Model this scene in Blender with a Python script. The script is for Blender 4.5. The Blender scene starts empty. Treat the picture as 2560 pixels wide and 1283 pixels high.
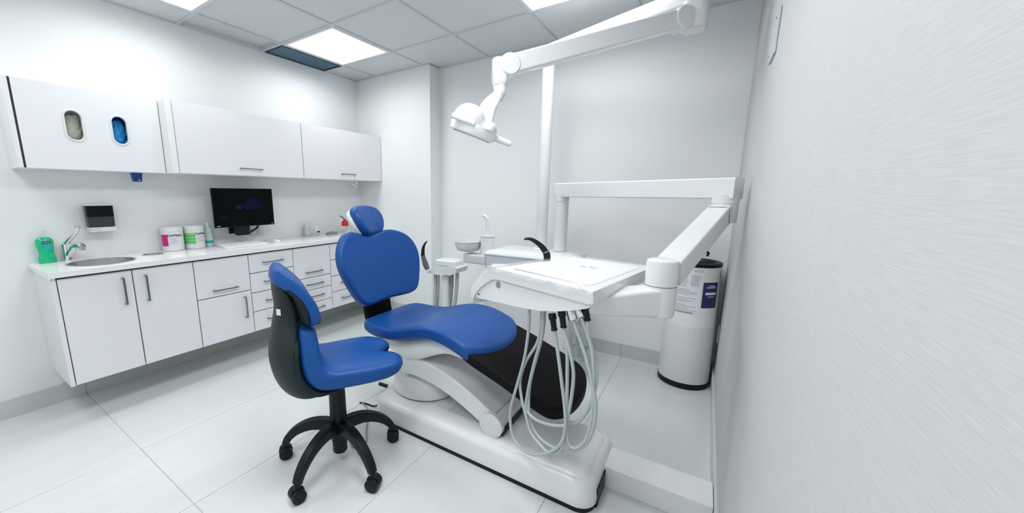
import bpy, bmesh, math, random
from mathutils import Vector, Matrix
random.seed(7)
scene = bpy.context.scene
COL = scene.collection
PI = math.pi

# ---------------------------------------------------------------- camera, world, exposure
W_PX, H_PX = 2560, 1283
CAM = Vector((3.2065, -2.8986, 1.2702)); YAW, PITCH, ROLL = .5929, -.1797, .0019
F_PX, PPX, PPY = 930.2, 1135.7, 654.5
cam_d = bpy.data.cameras.new('camera'); cam = bpy.data.objects.new('camera', cam_d); COL.objects.link(cam)
_f = Vector((-math.sin(YAW)*math.cos(PITCH), math.cos(YAW)*math.cos(PITCH), math.sin(PITCH)))
_r = Vector((math.cos(YAW), math.sin(YAW), 0)); _u = _r.cross(_f)
_c, _s = math.cos(ROLL), math.sin(ROLL)
_r, _u = _c*_r + _s*_u, -_s*_r + _c*_u
cam.matrix_world = Matrix(((_r.x, _u.x, -_f.x, CAM.x), (_r.y, _u.y, -_f.y, CAM.y), (_r.z, _u.z, -_f.z, CAM.z), (0, 0, 0, 1)))
cam_d.sensor_fit = 'HORIZONTAL'; cam_d.sensor_width = 36.0
cam_d.lens = F_PX/W_PX*36.0
cam_d.shift_x = (W_PX/2 - PPX)/W_PX
cam_d.shift_y = (PPY - H_PX/2)/W_PX
cam_d.clip_start = .01
scene.camera = cam
world = bpy.data.worlds.new('world'); scene.world = world; world.use_nodes = True
world.node_tree.nodes['Background'].inputs[0].default_value = (.8, .9, 1, 1)
world.node_tree.nodes['Background'].inputs[1].default_value = .1
vs = scene.view_settings
vs.view_transform = 'Standard'; vs.look = 'None'; vs.gamma = 1.0; vs.use_curve_mapping = False
vs.exposure = 0.12
PANEL_STRENGTH = 3.2      # visible glow of the diffusers
PANEL_WATTS = {(1, 2): 5.2, (1, 4): 4.6, (1, 6): 5.0, (4, 2): 8.0, (4, 4): 12.0, (4, 6): 12.0}  # by ceiling cell
#       # light each ceiling panel sends down into the room
PANEL_SPREAD = 162        # degrees; prismatic diffusers throw little light sideways

# ---------------------------------------------------------------- materials
MATS = {}
def mat(name, color, rough=.5, metal=0., spec=.5, coat=0., noise=0., nscale=40., bump=0., bscale=200., trans=0., ior=1.45, alpha=1., emit=None, estr=1., sheen=0.):
    if name in MATS: return MATS[name]
    m = bpy.data.materials.new(name); m.use_nodes = True
    nt = m.node_tree; b = nt.nodes['Principled BSDF']
    b.inputs['Base Color'].default_value = (*color, 1)
    b.inputs['Roughness'].default_value = rough; b.inputs['Metallic'].default_value = metal
    b.inputs['Specular IOR Level'].default_value = spec; b.inputs['IOR'].default_value = ior
    b.inputs['Coat Weight'].default_value = coat; b.inputs['Coat Roughness'].default_value = .08
    b.inputs['Transmission Weight'].default_value = trans; b.inputs['Alpha'].default_value = alpha
    b.inputs['Sheen Weight'].default_value = sheen
    if emit: b.inputs['Emission Color'].default_value = (*emit, 1); b.inputs['Emission Strength'].default_value = estr
    tc = nt.nodes.new('ShaderNodeTexCoord')
    if noise:
        n = nt.nodes.new('ShaderNodeTexNoise'); n.inputs['Scale'].default_value = nscale; n.inputs['Detail'].default_value = 4
        nt.links.new(tc.outputs['Object'], n.inputs['Vector'])
        mx = nt.nodes.new('ShaderNodeMix'); mx.data_type = 'RGBA'
        mx.inputs['A'].default_value = (*[c*(1-noise) for c in color], 1)
        mx.inputs['B'].default_value = (*[min(1, c*(1+noise)) for c in color], 1)
        nt.links.new(n.outputs['Fac'], mx.inputs['Factor']); nt.links.new(mx.outputs['Result'], b.inputs['Base Color'])
    if bump:
        n2 = nt.nodes.new('ShaderNodeTexNoise'); n2.inputs['Scale'].default_value = bscale; n2.inputs['Detail'].default_value = 3
        nt.links.new(tc.outputs['Object'], n2.inputs['Vector'])
        bp = nt.nodes.new('ShaderNodeBump'); bp.inputs['Strength'].default_value = bump; bp.inputs['Distance'].default_value = .002
        nt.links.new(n2.outputs['Fac'], bp.inputs['Height']); nt.links.new(bp.outputs['Normal'], b.inputs['Normal'])
    MATS[name] = m
    return m

M_WALL = mat('wall_paint', (.855, .867, .872), .55, noise=.015, nscale=6, bump=.05, bscale=300)
M_CEIL = mat('ceiling_tile', (.70, .73, .74), .8, noise=.05, nscale=120, bump=.25, bscale=500)
M_TBAR = mat('ceiling_grid', (.62, .66, .68), .5, noise=.02)
M_BASEB = mat('baseboard_tile', (.60, .625, .615), .35, noise=.06, nscale=9)
M_GROUT = mat('grout', (.54, .56, .55), .8, noise=.05)
M_CAB = mat('cabinet_white', (.80, .805, .83), .28, noise=.01, nscale=5, coat=.2)
M_CARC = mat('carcass_gap_shade', (.10, .10, .12), .6, noise=.05)  # carcass darkened to paint the shade in the gaps around the fronts
M_CABIN = mat('cabinet_panel', (.82, .84, .84), .5, noise=.01)
M_QUARTZ = mat('quartz_top', (.84, .84, .84), .16, noise=.02, nscale=150)
M_CHROME = mat('chrome', (.78, .8, .82), .08, 1.0, noise=.02)
M_STEEL = mat('brushed_steel', (.52, .52, .54), .3, 1.0, noise=.06, nscale=60)
M_HANDLE = mat('handle_metal', (.30, .31, .34), .3, 1.0, noise=.05)
M_BLUE = mat('blue_vinyl', (.007, .068, .27), .40, spec=.35, noise=.04, nscale=30, bump=.04, bscale=500)
M_BLUE2 = mat('blue_vinyl_stool', (.007, .074, .285), .42, spec=.35, noise=.04, nscale=30, bump=.04, bscale=500)
M_BLACKV = mat('black_vinyl', (.006, .006, .007), .6, spec=.12, noise=.1, nscale=30, bump=.05, bscale=400)
M_BLACK = mat('black_plastic', (.005, .008, .010), .42, spec=.3, noise=.1, nscale=40)
M_SHELL = mat('stool_shell', (.012, .022, .024), .5, spec=.4, noise=.1, nscale=200, bump=.15, bscale=600)
M_SHELLIN = mat('stool_trim', (.006, .018, .021), .6, spec=.3, noise=.1, nscale=300, bump=.1, bscale=700)
M_WP = mat('white_plastic', (.75, .76, .765), .18, coat=.3, noise=.01)  # darkened in colour to offset the strong light on the lamp arms
M_WP2 = mat('white_plastic_bright', (.83, .84, .84), .25, coat=.2, noise=.015, nscale=10)  # brighter white, makes up in colour for dim light on the chair base
M_GP = mat('light_grey_plastic', (.60, .64, .66), .3, noise=.02)
M_GREY = mat('grey_plastic', (.28, .30, .32), .4, noise=.05)
M_HOSE = mat('grey_hose', (.44, .50, .48), .4, noise=.05, nscale=80)
M_HOSE2 = mat('dark_grey_hose', (.30, .35, .36), .4, noise=.08, nscale=80)
M_SEAM = mat('dark_seam', (.03, .03, .032), .6, noise=.1)
M_CLEAR = mat('clear_plastic', (.93, .96, .97), .05, trans=1., ior=1.25, noise=.01)
M_RED = mat('red_plastic', (.62, .03, .02), .3, noise=.05)
M_MAGENTA = mat('magenta_print', (.60, .012, .20), .4, noise=.03)
M_GREEN = mat('green_print', (.18, .60, .20), .4, noise=.05, nscale=20)
M_GREEND = mat('dark_green_print', (.04, .36, .11), .4, noise=.05)
M_TEAL = mat('teal_print', (.01, .46, .38), .4, noise=.03)
M_INK = mat('black_print', (.02, .02, .025), .6, noise=.05)
M_GINK = mat('grey_print', (.36, .37, .40), .6, noise=.05)
M_PAPER = mat('paper', (.80, .81, .83), .6, noise=.01)
M_NAVY = mat('navy_print', (.02, .028, .12), .4, noise=.05)
M_SOAP = mat('green_soap', (.0, .48, .22), .12, noise=.1, nscale=25, coat=.4)
M_GLOVEB = mat('blue_gloves', (.01, .30, .72), .45, noise=.25, nscale=30)
M_GLOVEW = mat('cream_gloves', (.62, .63, .52), .5, noise=.25, nscale=35)
M_BIN = mat('blue_box', (.012, .06, .30), .4, noise=.05)
M_SMOKE = mat('smoked_plastic', (.004, .008, .009), .2, spec=.15, noise=.1)
M_SMOKE2 = mat('smoked_plastic_lower', (.05, .055, .066), .3, spec=.2, noise=.15, nscale=60)
M_VENT = mat('vent_blue', (.20, .36, .48), .5, noise=.1, nscale=60)
M_VENTS = mat('vent_slat', (.26, .43, .56), .5, noise=.05)
M_TEALTINT = mat('water_blue_print', (.02, .42, .46), .35, noise=.05)

def floor_material():
    m = mat('floor_porcelain', (.78, .80, .80), .12, spec=.5)
    nt = m.node_tree; b = nt.nodes['Principled BSDF']
    tc = [n for n in nt.nodes if n.type == 'TEX_COORD'][0]
    mp = nt.nodes.new('ShaderNodeMapping'); mp.inputs['Scale'].default_value = (9, .8, 1)
    nt.links.new(tc.outputs['Object'], mp.inputs['Vector'])
    n = nt.nodes.new('ShaderNodeTexNoise'); n.inputs['Scale'].default_value = 1.6; n.inputs['Detail'].default_value = 6; n.inputs['Distortion'].default_value = .4
    nt.links.new(mp.outputs['Vector'], n.inputs['Vector'])
    r = nt.nodes.new('ShaderNodeValToRGB')
    r.color_ramp.elements[0].position = .3; r.color_ramp.elements[0].color = (.68, .705, .695, 1)
    r.color_ramp.elements[1].position = .7; r.color_ramp.elements[1].color = (.72, .738, .73, 1)
    nt.links.new(n.outputs['Fac'], r.inputs['Fac']); nt.links.new(r.outputs['Color'], b.inputs['Base Color'])
    return m
M_FLOOR = floor_material()

def linen_material():
    m = mat('linen_wallcover', (.74, .76, .78), .6)
    nt = m.node_tree; b = nt.nodes['Principled BSDF']
    tc = [n for n in nt.nodes if n.type == 'TEX_COORD'][0]
    mp = nt.nodes.new('ShaderNodeMapping'); mp.inputs['Scale'].default_value = (1, 14, 260)
    nt.links.new(tc.outputs['Object'], mp.inputs['Vector'])
    n = nt.nodes.new('ShaderNodeTexNoise'); n.inputs['Scale'].default_value = 1.5; n.inputs['Detail'].default_value = 3
    nt.links.new(mp.outputs['Vector'], n.inputs['Vector'])
    bp = nt.nodes.new('ShaderNodeBump'); bp.inputs['Strength'].default_value = .2; bp.inputs['Distance'].default_value = .001
    nt.links.new(n.outputs['Fac'], bp.inputs['Height']); nt.links.new(bp.outputs['Normal'], b.inputs['Normal'])
    r = nt.nodes.new('ShaderNodeValToRGB')
    r.color_ramp.elements[0].position = .3; r.color_ramp.elements[0].color = (.535, .54, .545, 1)
    r.color_ramp.elements[1].position = .7; r.color_ramp.elements[1].color = (.585, .59, .595, 1)
    nt.links.new(n.outputs['Fac'], r.inputs['Fac']); nt.links.new(r.outputs['Color'], b.inputs['Base Color'])
    return m
M_LINEN = linen_material()

def dots_material():
    """white perforated casing: UV based staggered round holes"""
    m = mat('perforated_white', (.78, .79, .78), .4)
    nt = m.node_tree; b = nt.nodes['Principled BSDF']
    uv = nt.nodes.new('ShaderNodeUVMap')
    sep = nt.nodes.new('ShaderNodeSeparateXYZ'); nt.links.new(uv.outputs['UV'], sep.inputs[0])
    def mth(op, a, bb=None):
        n = nt.nodes.new('ShaderNodeMath'); n.operation = op
        for i, v in enumerate((a, bb)):
            if v is None: continue
            if isinstance(v, (int, float)): n.inputs[i].default_value = v
            else: nt.links.new(v, n.inputs[i])
        return n.outputs[0]
    v = sep.outputs[1]; row = mth('FLOOR', v); off = mth('MULTIPLY', mth('MODULO', row, 2), .5)
    fu = mth('SUBTRACT', mth('FRACT', mth('ADD', sep.outputs[0], off)), .5); fv = mth('SUBTRACT', mth('FRACT', v), .5)
    d = mth('SQRT', mth('ADD', mth('MULTIPLY', fu, fu), mth('MULTIPLY', fv, fv)))
    hole = mth('LESS_THAN', d, .24)
    mx = nt.nodes.new('ShaderNodeMix'); mx.data_type = 'RGBA'
    mx.inputs['A'].default_value = (.84, .85, .84, 1); mx.inputs['B'].default_value = (.36, .38, .38, 1)
    nt.links.new(hole, mx.inputs['Factor']); nt.links.new(mx.outputs['Result'], b.inputs['Base Color'])
    return m
M_DOTS = dots_material()

def emission_material(name, color, strength):
    m = bpy.data.materials.new(name); m.use_nodes = True; nt = m.node_tree
    nt.nodes.remove(nt.nodes['Principled BSDF'])
    e = nt.nodes.new('ShaderNodeEmission'); e.inputs[0].default_value = (*color, 1); e.inputs[1].default_value = strength
    nt.links.new(e.outputs[0], nt.nodes['Material Output'].inputs[0])
    return m
M_PANEL = emission_material('light_panel', (.93, .98, 1.0), PANEL_STRENGTH)

def film_material():
    m = bpy.data.materials.new('clear_film'); m.use_nodes = True; nt = m.node_tree
    b = nt.nodes['Principled BSDF']
    b.inputs['Base Color'].default_value = (.95, .96, .97, 1); b.inputs['Roughness'].default_value = .12
    b.inputs['Alpha'].default_value = .24; b.inputs['Specular IOR Level'].default_value = 1.0
    tc = nt.nodes.new('ShaderNodeTexCoord'); n = nt.nodes.new('ShaderNodeTexNoise'); n.inputs['Scale'].default_value = 12; n.inputs['Detail'].default_value = 4
    n.inputs['Distortion'].default_value = 1.6
    nt.links.new(tc.outputs['Object'], n.inputs['Vector'])
    bp = nt.nodes.new('ShaderNodeBump'); bp.inputs['Strength'].default_value = .35; bp.inputs['Distance'].default_value = .010
    nt.links.new(n.outputs['Fac'], bp.inputs['Height']); nt.links.new(bp.outputs['Normal'], b.inputs['Normal'])
    return m
M_FILM = film_material()

def screen_material():
    m = mat('dark_screen', (.003, .0035, .004), .25, spec=.08, noise=.02)
    return m
M_SCREEN = screen_material()
M_SCRBLUE = emission_material('screen_blue', (.030, .036, .13), .20)
M_SCRBLUE2 = emission_material('screen_blue_bright', (.035, .07, .22), .22)
M_SCRGREY = emission_material('screen_grey', (.03, .03, .032), .55)
M_SCRWHITE = emission_material('screen_mark', (.5, .6, .7), .5)

# ---------------------------------------------------------------- object helpers
WORLD = {}
def tag(o, label=None, cat=None, group=None, kind=None):
    if label: o['label'] = label
    if cat: o['category'] = cat
    if group: o['group'] = group
    if kind: o['kind'] = kind
    return o
def thing(name, loc, label, cat, group=None, rotz=0.):
    o = bpy.data.objects.new(name, None); COL.objects.link(o)
    o.empty_display_size = .05
    o.location = loc; o.rotation_euler = (0, 0, rotz)
    WORLD[o.name] = Matrix.Translation(Vector(loc)) @ Matrix.Rotation(rotz, 4, 'Z')
    return tag(o, label, cat, group)
def attach(o, parent, mw=None):
    """parent o keeping its world matrix mw (identity by default)"""
    mw = mw or Matrix.Identity(4)
    WORLD[o.name] = mw
    if parent is None:
        o.matrix_world = mw
    else:
        o.parent = parent
        o.matrix_parent_inverse = WORLD[parent.name].inverted()
        o.matrix_basis = mw
    return o
def finish(bm, name, m, sharp=38., flip=True):
    bmesh.ops.remove_doubles(bm, verts=bm.verts, dist=1e-6)
    if flip: bmesh.ops.recalc_face_normals(bm, faces=bm.faces)
    lim = math.radians(sharp)
    for e in bm.edges:
        e.smooth = len(e.link_faces) == 2 and e.calc_face_angle(0) < lim
    for f in bm.faces: f.smooth = True
    me = bpy.data.meshes.new(name); bm.to_mesh(me); bm.free()
    if m: me.materials.append(m)
    return me
def obj(name, bm, m, parent=None, mw=None, sharp=38., flip=True, wn=True):
    me = bm if isinstance(bm, bpy.types.Mesh) else finish(bm, name, m, sharp, flip)
    o = bpy.data.objects.new(name, me); COL.objects.link(o)
    if wn:
        w = o.modifiers.new('weighted_normal', 'WEIGHTED_NORMAL'); w.keep_sharp = True; w.weight = 60
    return attach(o, parent, mw)
def T(x, y, z): return Matrix.Translation((x, y, z))
def RZ(a): return Matrix.Rotation(a, 4, 'Z')

def BM(): return bmesh.new()
def box(x0, x1, y0, y1, z0, z1, bev=0., seg=2, bm=None):
    own = bm is None
    b = bmesh.new()
    vs_ = [b.verts.new((x, y, z)) for x in (x0, x1) for y in (y0, y1) for z in (z0, z1)]
    for q in ((0, 1, 3, 2), (4, 6, 7, 5), (0, 4, 5, 1), (2, 3, 7, 6), (0, 2, 6, 4), (1, 5, 7, 3)):
        b.faces.new([vs_[i] for i in q])
    if bev: bmesh.ops.bevel(b, geom=list(b.edges), offset=bev, segments=seg, affect='EDGES', profile=.6)
    if own: return b
    join(bm, b); return bm
def join(bm, other, mw=None):
    if mw is not None: bmesh.ops.transform(other, matrix=mw, verts=other.verts)
    me = bpy.data.meshes.new('tmp'); other.to_mesh(me); other.free(); bm.from_mesh(me); bpy.data.meshes.remove(me)
    return bm
def rings(bm, rs, cap0=True, cap1=True, closed=True):
    """loft closed rings"""
    V = [[bm.verts.new(p) for p in r] for r in rs]
    n = len(V[0])
    for a, b in zip(V[:-1], V[1:]):
        for i in range(n if closed else n-1):
            j = (i+1) % n
            bm.faces.new((a[i], a[j], b[j], b[i]))
    for c, r in ((cap0, V[0]), (cap1, V[-1])):
        if c:
            try: bm.faces.new(r)
            except ValueError: pass
    return bm
def lathe(profile, loc=(0, 0, 0), axis=None, seg=32, cap=True):
    """profile (r,z) around local z; axis = direction vector"""
    bm = BM(); rs = []
    for r, z in profile:
        rs.append([(max(r, 1e-4)*math.cos(2*PI*i/seg), max(r, 1e-4)*math.sin(2*PI*i/seg), z) for i in range(seg)])
    rings(bm, rs, cap, cap)
    mw = Matrix.Translation(Vector(loc))
    if axis is not None: mw = mw @ Vector(axis).to_track_quat('Z', 'Y').to_matrix().to_4x4()
    bmesh.ops.transform(bm, matrix=mw, verts=bm.verts)
    return bm
def catmull(pts, n=8, closed=False):
    P = [Vector(p) for p in pts]; out = []
    L = len(P); rng = range(L if closed else L-1)
    for i in rng:
        if closed: p0, p1, p2, p3 = P[i-1], P[i], P[(i+1) % L], P[(i+2) % L]
        else:
            p1, p2 = P[i], P[i+1]; p0 = P[i-1] if i else p1*2-p2; p3 = P[i+2] if i+2 < L else p2*2-p1
        for k in range(n):
            t = k/n
            out.append(.5*((2*p1)+(p2-p0)*t+(2*p0-5*p1+4*p2-p3)*t*t+(3*p1-p0-3*p2+p3)*t**3))
    if not closed: out.append(P[-1])
    return out
def tube(pts, r, seg=10, smooth=6, rad=None, bm=None):
    """swept round tube; r radius or list of radii per control point"""
    P = catmull(pts, smooth) if smooth else [Vector(p) for p in pts]
    n = len(P)
    if isinstance(r, (list, tuple)):
        m = len(r)-1; R = [r[min(m, int(i/(n-1)*m))]*(1-((i/(n-1)*m) % 1))+r[min(m, int(i/(n-1)*m)+1)]*((i/(n-1)*m) % 1) for i in range(n)]
    else: R = [r]*n
    t = (P[1]-P[0]).normalized(); up = Vector((0, 0, 1)) if abs(t.z) < .9 else Vector((1, 0, 0))
    nrm = (up - t*up.dot(t)).normalized(); rs = []
    for i in range(n):
        t = (P[min(i+1, n-1)]-P[max(i-1, 0)]).normalized()
        nrm = (nrm - t*nrm.dot(t)).normalized(); bn = t.cross(nrm)
        rs.append([P[i]+R[i]*(math.cos(2*PI*k/seg)*nrm+math.sin(2*PI*k/seg)*bn) for k in range(seg)])
    b = bm or BM()
    return rings(b, rs)
def rrect(w, h, r, n=4):
    """rounded rectangle, half sizes w,h"""
    out = []
    for cx, cy, a0 in ((w-r, h-r, 0), (-w+r, h-r, PI/2), (-w+r, -h+r, PI), (w-r, -h+r, 1.5*PI)):
        for k in range(n+1):
            a = a0+PI/2*k/n; out.append((cx+r*math.cos(a), cy+r*math.sin(a)))
    return out
def sweep(path, profs, up=(0, 0, 1), cap=True):
    """sweep 2D profiles (side, up) along path (one profile per point)"""
    P = [Vector(p) for p in path]; up = Vector(up); rs = []; n = len(P)
    for i in range(n):
        t = (P[min(i+1, n-1)]-P[max(i-1, 0)]).normalized()
        side = t.cross(up).normalized(); u = side.cross(t)
        pr = profs[i] if isinstance(profs[0][0], (tuple, list)) else profs
        rs.append([P[i]+side*a+u*b for a, b in pr])
    return rings(BM(), rs, cap, cap)
def sgn(x, e): return math.copysign(abs(x)**e, x)
def slab(stations, lat, e=.6, seg=28, end=True):
    """stations: (outer(s,z), inner(s,z), halfwidth) in a side plane; lat(s,y,z)->world"""
    rs = []
    for o, i, w in stations:
        o, i = Vector(o), Vector(i); c = (o+i)/2; h = (o-i)/2
        r = []
        for k in range(seg):
            a = 2*PI*k/seg
            q = c+h*sgn(math.sin(a), e); r.append(lat(q[0], w*sgn(math.cos(a), e), q[1]))
        rs.append(r)
    return rings(BM(), rs)
def dense(st, n=4):
    """catmull interpolation of slab stations"""
    o = catmull([(*s[0], 0) for s in st], n); i = catmull([(*s[1], 0) for s in st], n); w = catmull([(s[2], 0, 0) for s in st], n)
    return [((a.x, a.y), (b.x, b.y), c.x) for a, b, c in zip(o, i, w)]
def pad(outline, th, r, fmap, crown=0., nring=5, nb=5):
    """cushion from a closed star-shaped 2D outline; fmap(u,v,w)->world, w from 0 (back) to th (front)"""
    n = len(outline); cx = sum(p[0] for p in outline)/n; cy = sum(p[1] for p in outline)/n
    def ringk(inset, w, k=1.):
        out = []
        for p in outline:
            dx, dy = (p[0]-cx), (p[1]-cy); L = math.hypot(dx, dy); f = (L-inset)/L*k
            out.append(fmap(cx+dx*f, cy+dy*f, w))
        return out
    rs = []
    for j in range(1, nring+1):
        k = j/nring; rs.append(ringk(r, 0, k) if j < nring else ringk(r, 0))
    for j in range(1, nb): a = PI/2*j/nb; rs.append(ringk(r*(1-math.sin(a)), r*(1-math.cos(a))))
    rs.append(ringk(0, r)); 
    if th > 2*r+1e-5: rs.append(ringk(0, th-r))
    for j in range(1, nb): a = PI/2*j/nb; rs.append(ringk(r*(1-math.cos(a)), th-r+r*math.sin(a)))
    for j in range(nring, 0, -1):
        k = j/nring; rs.append(ringk(r, th+crown*(1-k*k), k))
    bm = BM(); V = [[bm.verts.new(p) for p in q] for q in rs]
    for a, b in zip(V[:-1], V[1:]):
        for i in range(n): bm.faces.new((a[i], a[(i+1) % n], b[(i+1) % n], b[i]))
    for q, w in ((V[0], 0), (V[-1], th+crown)):
        c = bm.verts.new(fmap(cx, cy, w))
        for i in range(n): bm.faces.new((q[i], q[(i+1) % n], c))
    return bm
def prism(outline, fmap, d0, d1, bev=0.):
    """extrude a 2D outline between depths d0,d1; fmap(u,v,d)->world"""
    bm = BM()
    rings(bm, [[fmap(u, v, d0) for u, v in outline], [fmap(u, v, d1) for u, v in outline]])
    if bev:
        es = [e for e in bm.edges if len(e.link_faces) == 2 and e.calc_face_angle(0) > .6]
        bmesh.ops.bevel(bm, geom=es, offset=bev, segments=3, affect='EDGES')
    return bm
_txt = {}
def text_pts(body, size, bold=0.):
    """flat text as mesh data in its own xy plane, centred"""
    cu = bpy.data.curves.new('lettering', 'FONT'); cu.body = body; cu.size = size; cu.align_x = 'CENTER'; cu.align_y = 'CENTER'; cu.resolution_u = 2; cu.offset = bold
    o = bpy.data.objects.new('lettering', cu); COL.objects.link(o)
    dg = bpy.context.evaluated_depsgraph_get(); me = bpy.data.meshes.new_from_object(o.evaluated_get(dg))
    bpy.data.objects.remove(o); bpy.data.curves.remove(cu)
    return me
def text_obj(name, body, size, m, fmap, parent, xs=1., bold=0.):
    me = text_pts(body, size, bold)
    for v in me.vertices: v.co = Vector(fmap(v.co.x*xs, v.co.y))
    me.materials.clear(); me.materials.append(m)
    return obj(name, me, m, parent)
def curved_patch(c, r, a0, a1, z0, z1, n=8, th=.0004, bm=None):
    """thin label wrapped on a vertical cylinder at c (x,y)"""
    b = bm or BM()
    for k in range(n):
        pa, pb = a0+(a1-a0)*k/n, a0+(a1-a0)*(k+1)/n
        q = [(c[0]+r*math.cos(a), c[1]+r*math.sin(a), z) for a, z in ((pa, z0), (pb, z0), (pb, z1), (pa, z1))]
        b.faces.new([b.verts.new(p) for p in q])
    return b

# ================================================================ the setting
RW, RD, RF, RH = 3.354, .16, -4.2, 2.4325     # right wall x, recessed back wall y, front wall y, ceiling height
XC = .979                                      # column (chase) at the left of the back wall
def struct(name, bm, m): return tag(obj(name, bm, m), kind='structure')

floor = struct('floor', box(-.1, RW+.1, RF-.1, RD+.1, -.06, -.003), M_GROUT)
xj = [0] + [.36+.6*k for k in range(5)] + [RW]
yj = [RF, -3.589, -2.389, -1.19, RD]
_cache = {}
def shared_box(key, dx, dy, dz, m, bev):
    k = (key, round(dx, 4), round(dy, 4), round(dz, 4))
    if k not in _cache: _cache[k] = finish(box(0, dx, 0, dy, 0, dz, bev, 1), key, m)
    return _cache[k]
for x0, x1 in zip(xj[:-1], xj[1:]):
    for y0, y1 in zip(yj[:-1], yj[1:]):
        me = shared_box('floor_tile', x1-x0-.003, y1-y0-.003, .012, M_FLOOR, .0008)
        obj('floor_tile', me, None, floor, T(x0+.0015, y0+.0015, -.012))

wl = struct('wall_left', box(-.1, 0, RF-.1, RD+.1, 0, RH+.1), M_WALL)
wb = struct('wall_back', box(0, RW, RD, RD+.1, 0, RH+.1), M_WALL)
wc = struct('wall_column', box(0, XC, 0, RD, 0, RH), M_WALL)
wr = struct('wall_right', box(RW, RW+.1, RF-.1, RD+.1, 0, RH+.1), M_LINEN)
wf = struct('wall_front', box(0, RW, RF-.1, RF, 0, RH+.1), M_WALL)

def baseboard(name, pts):
    """pts: list of (x0,x1,y0,y1) pieces"""
    x0 = min(p[0] for p in pts); x1 = max(p[1] for p in pts); y0 = min(p[2] for p in pts); y1 = max(p[3] for p in pts)
    root = struct(name, box(x0, x1, y0, y1, .1055, .1095, .001, 1), M_GP)
    for p in pts: obj('baseboard_tile', box(p[0]+.0008*(p[1]-p[0] > .1), p[1]-.0008*(p[1]-p[0] > .1), p[2]+.0008*(p[3]-p[2] > .1), p[3]-.0008*(p[3]-p[2] > .1), 0, .1055, .0008, 1), M_BASEB, root)
ys = [RF, -3.589, -2.389, -1.19, 0]
baseboard('baseboard_left', [(0, .012, a, b) for a, b in zip(ys[:-1], ys[1:])])
baseboard('baseboard_column', [(.012, .36, -.012, 0), (.36, .96, -.012, 0), (.96, XC+.012, -.012, 0)])
baseboard('baseboard_recess', [(XC, XC+.012, 0, RD)])
baseboard('baseboard_back', [(XC+.012, 1.55, RD-.012, RD), (1.55, 2.15, RD-.012, RD), (2.15, 2.751, RD-.012, RD), (2.751, RW-.012, RD-.012, RD)])
baseboard('baseboard_right', [(RW-.012, RW, a, b) for a, b in zip(ys[:-1], ys[1:-1]+[RD])])

# ceiling: slab, tiles, T-bars
TS = .61; XA, YB = .2814, -.3991
ceil = struct('ceiling', box(0, RW, RF, RD, RH+.03, RH+.1), M_CEIL)
cx = [0.] + [XA+TS*k for k in range(6) if XA+TS*k < RW] + [RW]
cy = [RD] + [YB-TS*k for k in range(8) if YB-TS*k > RF] + [RF]
LIGHTS = [(1, 2), (1, 4), (4, 2), (4, 4), (1, 6), (4, 6)]       # column / row cells
VENT = (0, 2)
def cell(i, j): return cx[i], cx[i+1], cy[j+1], cy[j]
for i in range(len(cx)-1):
    for j in range(len(cy)-1):
        if (i, j) == VENT or (i, j) in [(a, b-1) for a, b in LIGHTS] or (i, j) == (VENT[0], VENT[1]-1): continue
        x0, x1, y0, y1 = cell(i, j)
        me = shared_box('ceiling_tile', x1-x0-.012, y1-y0-.012, .02, M_CEIL, .001)
        obj('ceiling_tile', me, None, ceil, T(x0+.006, y0+.006, RH+.008))
for x in cx[1:-1]: obj('grid_bar', box(x-.011, x+.011, RF, RD, RH, RH+.03, .001, 1), M_TBAR, ceil)
for y in cy[1:-1]: obj('grid_bar', box(0, RW, y-.011, y+.011, RH+.0006, RH+.03, .001, 1), M_TBAR, ceil)
for nm, b in (('edge_trim', box(0, .016, RF, 0, RH-.0004, RH+.03)), ('edge_trim', box(0, XC, -.016, 0, RH-.0008, RH+.03)), ('edge_trim', box(XC, RW, RD-.016, RD, RH-.0004, RH+.03)), ('edge_trim', box(RW-.016, RW, RF, RD, RH-.0008, RH+.03))):
    obj(nm, b, M_TBAR, ceil)

light_lab = {(1, 2): 'square lit ceiling panel beside the dark blue vent, the whole panel in view',
             (1, 4): 'square lit ceiling panel cut by the top edge above the glove cabinet',
             (4, 2): 'square lit ceiling panel above the overhead lamp arm at the top edge',
             (4, 4): 'square lit ceiling panel above the dental chair, out of view', (1, 6): 'square lit ceiling panel behind the viewer by the cabinet wall', (4, 6): 'square lit ceiling panel behind the viewer by the textured wall'}
for (i, j) in LIGHTS:
    x0, x1, y0, y1 = cell(i, j-1)
    t = thing('ceiling_light', ((x0+x1)/2, (y0+y1)/2, RH), light_lab[(i, j)], 'ceiling light', 'square ceiling light panels')
    f = BM()
    for b in ((x0+.011, x1-.011, y0+.011, y0+.034), (x0+.011, x1-.011, y1-.034, y1-.011), (x0+.011, x0+.034, y0+.034, y1-.034), (x1-.034, x1-.011, y0+.034, y1-.034)):
        box(b[0], b[1], b[2], b[3], RH-.002, RH+.028, bm=f)
    obj('frame', f, M_WP, t)
    obj('diffuser', box(x0+.034, x1-.034, y0+.034, y1-.034, RH+.001, RH+.012), M_PANEL, t)
    ld = bpy.data.lights.new('panel_light', 'AREA'); ld.shape = 'SQUARE'; ld.size = .54; ld.energy = PANEL_WATTS[(i, j)]; ld.color = (.965, .985, 1.0); ld.spread = math.radians(PANEL_SPREAD)
    lo = bpy.data.objects.new('panel_light', ld); COL.objects.link(lo); attach(lo, t, T((x0+x1)/2, (y0+y1)/2, RH-.004))
x0, x1, y0, y1 = cell(VENT[0], VENT[1]-1)
t = thing('ceiling_vent', ((x0+x1)/2, (y0+y1)/2, RH), 'dark blue rectangular vent grille in the ceiling against the cabinet wall', 'vent')
f = BM()
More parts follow.
